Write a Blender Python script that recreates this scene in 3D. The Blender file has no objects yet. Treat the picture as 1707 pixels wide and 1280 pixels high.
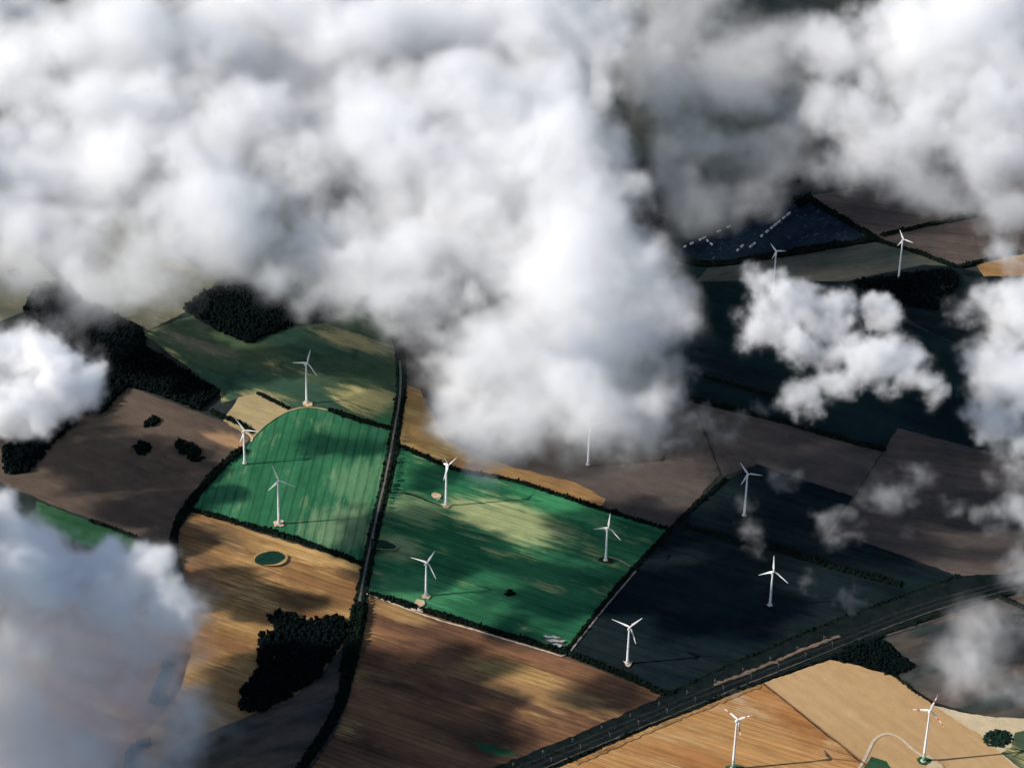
import bpy, bmesh, math, random
import numpy as np
from mathutils import Matrix, Vector

random.seed(7)
scene = bpy.context.scene
COL = scene.collection
PI = math.pi

# ------------------------------------------------------------------ camera
F_PX = 4600.0                       # focal length in photograph pixels (1707 wide)
PITCH = math.radians(31.5)          # looking down from the aeroplane
CAM_H = 2680.0
ROLL = math.radians(1.55)
DIST = CAM_H / math.sin(PITCH)
CAM = np.array([0.0, -DIST * math.cos(PITCH), CAM_H])
FW = np.array([0.0, math.cos(PITCH), -math.sin(PITCH)])
R0 = np.array([1.0, 0.0, 0.0])
U0 = np.cross(R0, FW)
UP = U0 * math.cos(ROLL) - R0 * math.sin(ROLL)
RT = R0 * math.cos(ROLL) + U0 * math.sin(ROLL)
cam_data = bpy.data.cameras.new('camera')
cam_data.sensor_width = 36.0
cam_data.lens = 36.0 * F_PX / 1707.0
cam_data.clip_start = 10.0
cam_data.clip_end = 80000.0
cam_obj = bpy.data.objects.new('camera', cam_data)
COL.objects.link(cam_obj)
cam_obj.matrix_world = Matrix(((RT[0], UP[0], -FW[0], CAM[0]), (RT[1], UP[1], -FW[1], CAM[1]),
                               (RT[2], UP[2], -FW[2], CAM[2]), (0, 0, 0, 1)))
scene.camera = cam_obj

# ------------------------------------------------------------------ sky, sun, exposure
SUN_EL, SUN_AZ = math.radians(31.5), math.radians(11.0)     # light travels to the right and a little away
LIGHT = Vector((math.cos(SUN_EL) * math.cos(SUN_AZ), math.cos(SUN_EL) * math.sin(SUN_AZ), -math.sin(SUN_EL)))
world = bpy.data.worlds.new('World')
scene.world = world
world.use_nodes = True
wt = world.node_tree
sky = wt.nodes.new('ShaderNodeTexSky')
sky.sky_type = 'NISHITA'
sky.sun_disc = False
sky.sun_elevation = SUN_EL
sky.sun_rotation = math.atan2(-LIGHT.x, -LIGHT.y)
sky.altitude = 300.0
sky.ozone_density = 2.0
sky.dust_density = 0.3
wt.links.new(sky.outputs[0], wt.nodes['Background'].inputs[0])
wt.nodes['Background'].inputs[1].default_value = 0.10
sun = bpy.data.lights.new('sun', 'SUN')
sun.energy = 5.0
sun.angle = math.radians(0.5)
sun.color = (1.0, 0.93, 0.85)
sun_obj = bpy.data.objects.new('sun', sun)
COL.objects.link(sun_obj)
sun_obj.rotation_euler = LIGHT.to_track_quat('-Z', 'Y').to_euler()
scene.view_settings.view_transform = 'Standard'
scene.view_settings.look = 'None'
scene.view_settings.gamma = 1.0
scene.view_settings.use_curve_mapping = False
scene.view_settings.exposure = 0.2
cy = scene.cycles
cy.max_bounces = 22
cy.diffuse_bounces = 2
cy.glossy_bounces = 2
cy.volume_bounces = 20
cy.transparent_max_bounces = 32
cy.volume_step_rate = 2.5
cy.use_adaptive_sampling = True
cy.adaptive_threshold = 0.03
cy.adaptive_min_samples = 12
cy.volume_max_steps = 512
cy.use_denoising = True


# ------------------------------------------------------------------ helpers
def at(x, y, z=0.0):
    """the point of the place that stands at height z behind photograph pixel (x, y)"""
    d = FW + RT * ((x - 853.5) / F_PX) + UP * ((640.0 - y) / F_PX)
    return CAM + d * ((z - CAM[2]) / d[2])


def tag(o, label=None, cat=None, group=None, kind=None):
    if label: o['label'] = label
    if cat: o['category'] = cat
    if group: o['group'] = group
    if kind: o['kind'] = kind
    return o


def link(name, mesh, mat=None, parent=None, loc=None):
    o = bpy.data.objects.new(name, mesh)
    COL.objects.link(o)
    if mat is not None and mesh is not None and not mesh.materials:
        mesh.materials.append(mat)
    if parent is not None:
        o.parent = parent
    if loc is not None:
        o.location = loc
    return o


def mesh_np(name, V, F, smooth=False):
    me = bpy.data.meshes.new(name)
    V = np.asarray(V, np.float32)
    F = np.asarray(F, np.int32)
    n, k = F.shape
    me.vertices.add(len(V))
    me.vertices.foreach_set('co', V.ravel())
    me.loops.add(n * k)
    me.loops.foreach_set('vertex_index', F.ravel())
    me.polygons.add(n)
    me.polygons.foreach_set('loop_start', np.arange(0, n * k, k, dtype=np.int32))
    me.polygons.foreach_set('loop_total', np.full(n, k, np.int32))
    if smooth:
        me.polygons.foreach_set('use_smooth', np.ones(n, bool))
    me.update(calc_edges=True)
    me.validate()
    return me


def smooth_line(pts, n=8):
    """Catmull-Rom through the points"""
    P = np.asarray(pts, float)
    Q = np.vstack([2 * P[0] - P[1], P, 2 * P[-1] - P[-2]])
    out = []
    for i in range(1, len(Q) - 2):
        for t in np.linspace(0, 1, n, endpoint=False):
            a, b, c, d = Q[i - 1], Q[i], Q[i + 1], Q[i + 2]
            out.append(0.5 * ((2 * b) + (c - a) * t + (2 * a - 5 * b + 4 * c - d) * t * t + (3 * b - a - 3 * c + d) * t ** 3))
    out.append(P[-1])
    return np.array(out)


def ground_line(px, smooth=True, n=8):
    pts = [at(*p)[:2] for p in px]
    return smooth_line(pts, n) if smooth and len(pts) > 2 else np.array(pts)


def resample(L, step):
    d = np.r_[0, np.cumsum(np.linalg.norm(np.diff(L, axis=0), axis=1))]
    s = np.arange(0, d[-1], step)
    return np.stack([np.interp(s, d, L[:, k]) for k in range(2)], 1), d[-1]


def rnd(seed):
    return np.random.default_rng(seed)


# ------------------------------------------------------------------ materials
def new_mat(name):
    m = bpy.data.materials.new(name)
    m.use_nodes = True
    nt = m.node_tree
    b = nt.nodes['Principled BSDF']
    b.inputs['Roughness'].default_value = 0.9
    b.inputs['Specular IOR Level'].default_value = 0.0
    return m, nt, b


class NT:
    def __init__(s, nt): s.nt = nt
    def n(s, t, **kw):
        o = s.nt.nodes.new(t)
        for k, v in kw.items(): setattr(o, k, v)
        return o
    def l(s, a, b): s.nt.links.new(a, b)
    def math(s, op, a, b=None, clamp=False):
        o = s.n('ShaderNodeMath', operation=op, use_clamp=clamp)
        for i, v in enumerate((a, b)):
            if v is None: continue
            if isinstance(v, (int, float)): o.inputs[i].default_value = v
            else: s.l(v, o.inputs[i])
        return o.outputs[0]
    def noise(s, vec, scale, detail=3.0, rough=0.55):
        o = s.n('ShaderNodeTexNoise')
        o.inputs['Scale'].default_value = scale
        o.inputs['Detail'].default_value = detail
        o.inputs['Roughness'].default_value = rough
        s.l(vec, o.inputs['Vector'])
        return o.outputs['Fac']
    def ramp(s, fac, a, b):
        o = s.n('ShaderNodeMapRange', interpolation_type='SMOOTHSTEP')
        o.inputs['From Min'].default_value = a
        o.inputs['From Max'].default_value = b
        s.l(fac, o.inputs['Value'])
        return o.outputs['Result']
    def mix(s, fac, a, b, mode='MIX'):
        o = s.n('ShaderNodeMix', data_type='RGBA', blend_type=mode)
        if isinstance(fac, (int, float)): o.inputs[0].default_value = fac
        else: s.l(fac, o.inputs[0])
        for i, v in ((6, a), (7, b)):
            if isinstance(v, tuple): o.inputs[i].default_value = (*v, 1.0)
            else: s.l(v, o.inputs[i])
        return o.outputs[2]
    def scale(s, vec, v):
        o = s.n('ShaderNodeVectorMath', operation='MULTIPLY')
        s.l(vec, o.inputs[0])
        o.inputs[1].default_value = v
        return o.outputs[0]


def mat_field(name, ca, cb, direction, patch=None, patch_thr=(0.56, 0.66), patch_size=70.0, stripe=0.35,
              stripe_w=6.0, tram=0.0, tram_gap=22.0, tram_dark=0.55, big=110.0, grain=0.3, seed=0.0, spots=()):
    """soil or crop: two tones in drifts along the working direction, drill lines, tramlines, bare patches, grain"""
    m, nt, b = new_mat(name)
    t = NT(nt)
    a, c = at(*direction[0]), at(*direction[1])
    ang = math.atan2(c[1] - a[1], c[0] - a[0])
    geo = t.n('ShaderNodeNewGeometry')
    mp = t.n('ShaderNodeMapping')
    mp.inputs['Rotation'].default_value = (0, 0, -ang)
    mp.inputs['Location'].default_value = (seed * 311.0, seed * 173.0, seed * 7.0)
    t.l(geo.outputs['Position'], mp.inputs['Vector'])
    P = mp.outputs[0]
    drift = t.ramp(t.noise(t.scale(P, (1 / (big * 3.2), 1 / big, 0)), 1.0, 4.0, 0.6), 0.36, 0.64)
    col = t.mix(drift, ca, cb)
    if patch:
        pn = t.ramp(t.noise(t.scale(P, (1 / (patch_size * 2.2), 1 / patch_size, 0.01)), 1.0, 5.0, 0.62), *patch_thr)
        br = t.ramp(t.noise(t.scale(P, (1 / 60.0, 1 / 4.0, 0)), 1.0, 2.0), 0.35, 0.62)
        col = t.mix(t.math('MULTIPLY', pn, br), col, patch)
    for (sx, sy, rx, ry, colr, mx) in spots:          # crop or soil tone differs here; some hold painted cloud shade or sun
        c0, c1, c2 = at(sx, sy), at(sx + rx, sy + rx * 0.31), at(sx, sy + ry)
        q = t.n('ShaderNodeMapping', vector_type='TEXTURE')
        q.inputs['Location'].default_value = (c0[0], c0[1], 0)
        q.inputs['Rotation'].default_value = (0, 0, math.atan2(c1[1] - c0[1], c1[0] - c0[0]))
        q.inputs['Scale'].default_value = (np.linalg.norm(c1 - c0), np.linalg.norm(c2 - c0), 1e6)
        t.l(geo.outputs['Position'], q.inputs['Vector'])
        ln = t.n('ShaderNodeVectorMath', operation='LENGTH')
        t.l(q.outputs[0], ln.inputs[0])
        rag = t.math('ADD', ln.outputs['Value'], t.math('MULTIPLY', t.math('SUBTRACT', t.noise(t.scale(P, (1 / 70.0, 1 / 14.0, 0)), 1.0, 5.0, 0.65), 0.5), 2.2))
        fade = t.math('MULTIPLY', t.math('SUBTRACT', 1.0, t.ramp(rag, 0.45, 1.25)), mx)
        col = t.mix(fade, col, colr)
    s1 = t.noise(t.scale(P, (1 / 140.0, 1 / stripe_w, 0)), 1.0, 3.0, 0.6)
    s2 = t.noise(t.scale(P, (1 / 260.0, 1 / (stripe_w * 4.5), 0)), 1.0, 2.0, 0.5)
    k = t.math('ADD', t.math('MULTIPLY', t.math('SUBTRACT', s1, 0.5), 2.9 * stripe),
               t.math('MULTIPLY', t.math('SUBTRACT', s2, 0.5), 2.5 * stripe))
    g = t.noise(t.scale(P, (1 / 3.2, 1 / 2.6, 0)), 1.0, 3.0, 0.7)
    g2 = t.noise(t.scale(P, (1 / 26.0, 1 / 16.0, 0)), 1.0, 4.0, 0.65)
    k = t.math('ADD', k, t.math('MULTIPLY', t.math('SUBTRACT', g, 0.5), 2.4 * grain))
    k = t.math('ADD', k, t.math('MULTIPLY', t.math('SUBTRACT', g2, 0.5), 2.6 * grain))
    k = t.math('MAXIMUM', t.math('ADD', k, 1.0), 0.25)
    if tram:
        sep = t.n('ShaderNodeSeparateXYZ')
        t.l(P, sep.inputs[0])
        wob = t.math('ADD', sep.outputs['Y'], t.math('MULTIPLY', t.noise(t.scale(P, (1 / 90.0, 1 / 90.0, 0)), 1.0), 5.0))
        pp = t.math('PINGPONG', wob, tram_gap / 2)
        line = t.ramp(pp, tram * 0.45, tram * 1.15)
        k = t.math('MULTIPLY', k, t.math('ADD', t.math('MULTIPLY', line, 1.0 - tram_dark), tram_dark))
    kk = t.n('ShaderNodeCombineXYZ')
    for i in range(3): t.l(k, kk.inputs[i])
    t.l(t.mix(1.0, col, kk.outputs[0], 'MULTIPLY'), b.inputs['Base Color'])
    return m


def mat_plain(name, ca, cb, size=4.0, rough=0.9, spec=0.02):
    m, nt, b = new_mat(name)
    b.inputs['Roughness'].default_value = rough
    b.inputs['Specular IOR Level'].default_value = spec
    t = NT(nt)
    geo = t.n('ShaderNodeNewGeometry')
    f = t.ramp(t.noise(t.scale(geo.outputs['Position'], (1 / size,) * 3), 1.0, 4.0, 0.65), 0.3, 0.7)
    t.l(t.mix(f, ca, cb), b.inputs['Base Color'])
    return m


def mat_leaf(name, ca, cb):
    m, nt, b = new_mat(name)
    t = NT(nt)
    geo = t.n('ShaderNodeNewGeometry')
    f1 = t.ramp(t.noise(t.scale(geo.outputs['Position'], (1 / 9.0,) * 3), 1.0, 4.0, 0.7), 0.34, 0.68)
    f2 = geo.outputs['Random Per Island']
    t.l(t.mix(t.math('ADD', t.math('MULTIPLY', f1, 0.6), t.math('MULTIPLY', f2, 0.4)), ca, cb), b.inputs['Base Color'])
    return m


M_GROUND = mat_field('mixed_farmland', (0.016, 0.024, 0.024), (0.036, 0.040, 0.034), ((320, 850), (605, 942)), big=160, stripe=0.2)
DIR_A = ((320, 850), (605, 942))         # hedge direction
DIR_ROAD = ((655, 716), (606, 938))
M_GREEN_W = mat_field('green_crop_west', (0.020, 0.105, 0.050), (0.036, 0.148, 0.072), DIR_ROAD, patch=(0.13, 0.21, 0.105),
                      patch_thr=(0.55, 0.72), patch_size=40, stripe=0.16, stripe_w=7, tram=2.4, tram_gap=17.0, tram_dark=0.74, grain=0.22, seed=1, spots=[(570, 880, 60, 40, (0.2, 0.28, 0.15), 0.55), (600, 800, 50, 40, (0.14, 0.26, 0.13), 0.5)])
M_GREEN_E = mat_field('green_crop_east', (0.015, 0.088, 0.042), (0.032, 0.142, 0.066), ((668, 745), (1118, 884)), patch=(0.27, 0.30, 0.13),
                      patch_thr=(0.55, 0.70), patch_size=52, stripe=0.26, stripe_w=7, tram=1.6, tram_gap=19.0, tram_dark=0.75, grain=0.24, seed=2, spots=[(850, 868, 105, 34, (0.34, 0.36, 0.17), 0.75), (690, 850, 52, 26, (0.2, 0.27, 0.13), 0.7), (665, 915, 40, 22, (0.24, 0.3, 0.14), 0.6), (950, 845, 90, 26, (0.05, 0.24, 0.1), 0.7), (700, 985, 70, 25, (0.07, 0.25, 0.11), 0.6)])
M_STUBBLE_W = mat_field('stubble_west', (0.36, 0.215, 0.085), (0.20, 0.105, 0.045), DIR_A, patch=(0.47, 0.30, 0.13), patch_thr=(0.5, 0.66),
                        stripe=0.34, stripe_w=5.5, grain=0.24, tram=1.5, tram_gap=11.0, tram_dark=0.80, seed=3, spots=[(350, 890, 70, 22, (0.1, 0.07, 0.045), 0.7), (540, 920, 110, 26, (0.52, 0.33, 0.13), 0.7), (500, 1000, 60, 14, (0.11, 0.07, 0.04), 0.6), (330, 930, 60, 16, (0.12, 0.075, 0.045), 0.6)])  # darker spots paint cloud shade into the stubble colour
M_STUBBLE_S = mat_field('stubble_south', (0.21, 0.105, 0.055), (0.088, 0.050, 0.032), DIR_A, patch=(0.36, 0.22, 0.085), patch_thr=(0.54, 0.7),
                        stripe=0.38, stripe_w=5.5, grain=0.26, tram=1.5, tram_gap=11.0, tram_dark=0.80, seed=4, spots=[(900, 1150, 130, 26, (0.4, 0.24, 0.1), 0.7), (860, 1120, 80, 16, (0.44, 0.28, 0.1), 0.6), (660, 1020, 60, 14, (0.4, 0.25, 0.1), 0.6), (850, 1060, 150, 18, (0.1, 0.065, 0.045), 0.6)])  # the dark last spot is cloud shade put into the soil colour
M_MAUVE = mat_field('brown_soil', (0.112, 0.084, 0.064), (0.078, 0.060, 0.048), ((215, 645), (425, 722)), stripe=0.12, stripe_w=5, grain=0.26, seed=5, spots=[(385, 735, 45, 12, (0.34, 0.21, 0.11), 0.8)])  # orange spot is sunlight painted into the brown soil
M_OLIVE = mat_field('olive_meadow', (0.030, 0.066, 0.044), (0.060, 0.088, 0.046), ((400, 560), (655, 660)), patch=(0.34, 0.30, 0.13),
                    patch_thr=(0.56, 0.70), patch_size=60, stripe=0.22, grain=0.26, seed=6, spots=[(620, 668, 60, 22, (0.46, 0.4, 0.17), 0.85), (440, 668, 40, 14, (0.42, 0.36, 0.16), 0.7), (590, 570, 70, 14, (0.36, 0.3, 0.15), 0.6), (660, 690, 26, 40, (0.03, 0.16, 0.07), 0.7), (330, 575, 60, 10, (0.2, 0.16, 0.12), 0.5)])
M_STRAW = mat_field('straw_field', (0.36, 0.29, 0.15), (0.28, 0.22, 0.12), DIR_A, stripe=0.14, grain=0.18, seed=7)
M_STRAW_2 = mat_field('dull_straw_field', (0.125, 0.120, 0.080), (0.085, 0.085, 0.062), DIR_A, patch=(0.30, 0.25, 0.14), stripe=0.16, grain=0.2, seed=27)
M_OCHRE = mat_field('ochre_field', (0.36, 0.22, 0.085), (0.22, 0.125, 0.055), ((668, 745), (1118, 884)), patch=(0.43, 0.32, 0.13),
                    stripe=0.26, grain=0.24, seed=8, spots=[(1030, 790, 120, 30, (0.12, 0.09, 0.072), 0.8), (1120, 830, 90, 40, (0.11, 0.085, 0.07), 0.8)])
M_GREYBROWN = mat_field('grey_brown_soil', (0.090, 0.074, 0.064), (0.066, 0.056, 0.051), ((1150, 665), (1470, 750)), stripe=0.14, stripe_w=5, grain=0.30, seed=9)
M_GREYBROWN_2 = mat_field('mauve_brown_soil', (0.088, 0.070, 0.060), (0.064, 0.054, 0.049), ((1500, 820), (1700, 850)), stripe=0.24, stripe_w=6, grain=0.30, seed=10)
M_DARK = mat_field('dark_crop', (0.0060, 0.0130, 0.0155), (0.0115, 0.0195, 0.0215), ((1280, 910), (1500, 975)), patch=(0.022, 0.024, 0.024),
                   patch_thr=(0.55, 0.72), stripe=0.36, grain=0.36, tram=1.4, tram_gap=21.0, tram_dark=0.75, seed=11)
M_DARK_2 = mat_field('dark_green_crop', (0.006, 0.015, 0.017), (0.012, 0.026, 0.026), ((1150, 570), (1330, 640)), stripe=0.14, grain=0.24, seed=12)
M_TAN = mat_field('pale_tan_stubble', (0.47, 0.31, 0.155), (0.42, 0.265, 0.125), ((1270, 1140), (1440, 1275)), stripe=0.10, stripe_w=4, grain=0.16, big=140, seed=13)
M_ORANGE = mat_field('orange_stubble', (0.44, 0.245, 0.095), (0.33, 0.145, 0.052), ((1150, 1200), (1350, 1262)), patch=(0.48, 0.32, 0.15),
                     patch_thr=(0.48, 0.62), stripe=0.32, stripe_w=6.5, grain=0.16, tram=1.5, tram_gap=11.0, tram_dark=0.80, seed=14)
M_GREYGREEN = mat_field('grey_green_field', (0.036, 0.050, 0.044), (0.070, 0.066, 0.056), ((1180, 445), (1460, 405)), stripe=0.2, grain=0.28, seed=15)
M_SAND = mat_field('pale_sand', (0.52, 0.42, 0.27), (0.45, 0.34, 0.20), ((1500, 1140), (1700, 1230)), stripe=0.1, grain=0.24, seed=16)
M_GRASS = mat_field('rough_grass', (0.020, 0.070, 0.034), (0.040, 0.100, 0.045), DIR_A, stripe=0.2, grain=0.3, seed=17)
M_SCRUBLAND = mat_field('scrub_land', (0.030, 0.040, 0.036), (0.095, 0.074, 0.060), ((1490, 1050), (1660, 1000)), stripe=0.26, grain=0.34, big=70, seed=18, spots=[(1580, 1060, 90, 26, (0.02, 0.038, 0.036), 0.8), (1680, 1100, 60, 20, (0.12, 0.09, 0.07), 0.6)])
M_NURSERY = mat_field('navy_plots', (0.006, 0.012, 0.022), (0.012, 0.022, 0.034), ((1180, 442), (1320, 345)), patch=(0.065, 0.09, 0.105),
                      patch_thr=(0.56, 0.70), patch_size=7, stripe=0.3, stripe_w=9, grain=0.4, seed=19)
M_STUBBLE_RIM = mat_plain('trodden_rim', (0.27, 0.17, 0.08), (0.40, 0.27, 0.12), 12.0)
M_HOLLOW_RIM = mat_plain('hollow_rim', (0.07, 0.17, 0.08), (0.22, 0.26, 0.13), 9.0)
M_ASPHALT = mat_plain('worn_asphalt', (0.10, 0.095, 0.088), (0.16, 0.145, 0.125), 14.0)
M_VERGE = mat_plain('dark_verge', (0.006, 0.014, 0.012), (0.018, 0.030, 0.020), 12.0)
M_TRACK = mat_plain('pale_gravel', (0.46, 0.37, 0.26), (0.58, 0.49, 0.37), 6.0)
M_TRACK_GREY = mat_plain('grey_gravel', (0.17, 0.15, 0.13), (0.28, 0.25, 0.21), 10.0)
M_PAD = mat_plain('crane_pad_gravel', (0.40, 0.29, 0.17), (0.56, 0.44, 0.29), 5.0)
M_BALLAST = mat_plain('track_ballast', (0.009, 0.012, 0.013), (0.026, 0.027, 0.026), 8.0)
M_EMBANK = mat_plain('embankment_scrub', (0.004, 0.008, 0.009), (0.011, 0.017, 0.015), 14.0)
M_BANK_SOIL = mat_plain('embankment_soil', (0.13, 0.09, 0.065), (0.22, 0.15, 0.11), 16.0)
M_RAIL = mat_plain('rail_steel', (0.05, 0.043, 0.038), (0.08, 0.066, 0.056), 3.0, 0.6, 0.2)
M_POND = mat_plain('algae_water', (0.004, 0.026, 0.017), (0.008, 0.040, 0.024), 16.0, 0.7, 0.06)
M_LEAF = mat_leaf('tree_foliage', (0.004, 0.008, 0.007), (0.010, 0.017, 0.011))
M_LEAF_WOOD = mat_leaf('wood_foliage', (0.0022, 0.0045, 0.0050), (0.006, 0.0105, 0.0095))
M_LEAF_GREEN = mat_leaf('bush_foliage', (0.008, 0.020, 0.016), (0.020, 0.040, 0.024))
M_BARK = mat_plain('bark', (0.06, 0.045, 0.035), (0.10, 0.08, 0.06), 1.0)
M_WHITE = mat_plain('turbine_white', (0.78, 0.78, 0.76), (0.82, 0.82, 0.80), 9.0, 0.45, 0.4)
M_RED = mat_plain('signal_red', (0.52, 0.055, 0.025), (0.60, 0.075, 0.035), 3.0, 0.5, 0.4)
M_STEEL = mat_plain('grey_steel', (0.20, 0.20, 0.20), (0.26, 0.26, 0.26), 3.0, 0.5, 0.5)
M_GREENBAND = [mat_plain('tower_green_%d' % i, c, tuple(v * 1.08 for v in c), 4.0, 0.5, 0.3)
               for i, c in enumerate(((0.06, 0.20, 0.11), (0.20, 0.36, 0.25), (0.42, 0.55, 0.45)))]
M_CONCRETE = mat_plain('concrete', (0.46, 0.44, 0.40), (0.58, 0.56, 0.52), 2.0)
M_SHED = mat_plain('shed_white', (0.30, 0.32, 0.33), (0.46, 0.48, 0.49), 3.0, 0.6)
M_FILM = mat_plain('crumpled_film', (0.16, 0.17, 0.16), (0.50, 0.50, 0.48), 4.0, 0.5)
M_SHED_ROOF = mat_plain('shed_roof', (0.26, 0.28, 0.29), (0.42, 0.44, 0.45), 3.0, 0.6)
M_DARKDOOR = mat_plain('dark_door', (0.06, 0.065, 0.07), (0.09, 0.09, 0.10), 1.0, 0.6)

# ------------------------------------------------------------------ the ground and the fields
LEVEL = [0.0]


def next_level(step=0.06):
    LEVEL[0] += step
    return LEVEL[0]


S = 30000.0
ground = link('ground', mesh_np('ground', [(-S, -S, 0), (S, -S, 0), (S, S, 0), (-S, S, 0)], [(0, 1, 2, 3)]), M_GROUND)
tag(ground, 'wide flat farmland reaching to the horizon', kind='structure')


def outline(px, jitter, seed, step=9.0):
    """closed outline on the ground with the small unevenness of a ploughed edge"""
    g = [at(*p)[:2] for p in px]
    r = rnd(seed)
    out = []
    for i in range(len(g)):
        a, b = np.array(g[i]), np.array(g[(i + 1) % len(g)])
        d = np.linalg.norm(b - a)
        n = max(1, int(d / step))
        nv = np.array([-(b - a)[1], (b - a)[0]]) / max(d, 1e-6)
        for k in range(n):
            j = 0.0 if k == 0 else r.normal() * jitter
            out.append(a + (b - a) * k / n + nv * j)
    return out


def sheet(name, px, mat, label=None, jitter=0.9, seed=0, z=None, kind='structure', step=9.0, pts=None):
    z = next_level() if z is None else z
    pts = outline(px, jitter, seed, step) if pts is None else pts
    bm = bmesh.new()
    vs = [bm.verts.new((p[0], p[1], z)) for p in pts]
    f = bm.faces.new(vs)
    if f.normal.z < 0 or sum((pts[i][0] * pts[(i + 1) % len(pts)][1] - pts[(i + 1) % len(pts)][0] * pts[i][1]) for i in range(len(pts))) < 0:
        bmesh.ops.reverse_faces(bm, faces=[f])
    bmesh.ops.triangulate(bm, faces=bm.faces[:])
    me = bpy.data.meshes.new(name)
    bm.to_mesh(me)
    bm.free()
    o = link(name, me, mat)
    return tag(o, label, kind=kind)


def ribbon(name, px, width, mat, label=None, smooth=True, z=None, kind='structure', wob=0.25, seed=1, parent=None, line=None):
    z = next_level() if z is None else z
    L = ground_line(px, smooth) if line is None else line
    L, _ = resample(L, 6.0)
    T = np.gradient(L, axis=0)
    T /= np.linalg.norm(T, axis=1)[:, None] + 1e-9
    N = np.stack([-T[:, 1], T[:, 0]], 1)
    r = rnd(seed)
    w1 = width / 2 + r.normal(size=len(L)) * wob
    w2 = width / 2 + r.normal(size=len(L)) * wob
    A, B = L + N * w1[:, None], L - N * w2[:, None]
    n = len(L)
    V = np.zeros((2 * n, 3))
    V[:n, :2], V[n:, :2], V[:, 2] = A, B, z
    F = [(i, n + i, n + i + 1, i + 1) for i in range(n - 1)]
    o = link(name, mesh_np(name, V, F), mat, parent)
    return tag(o, label, kind=kind)


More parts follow.
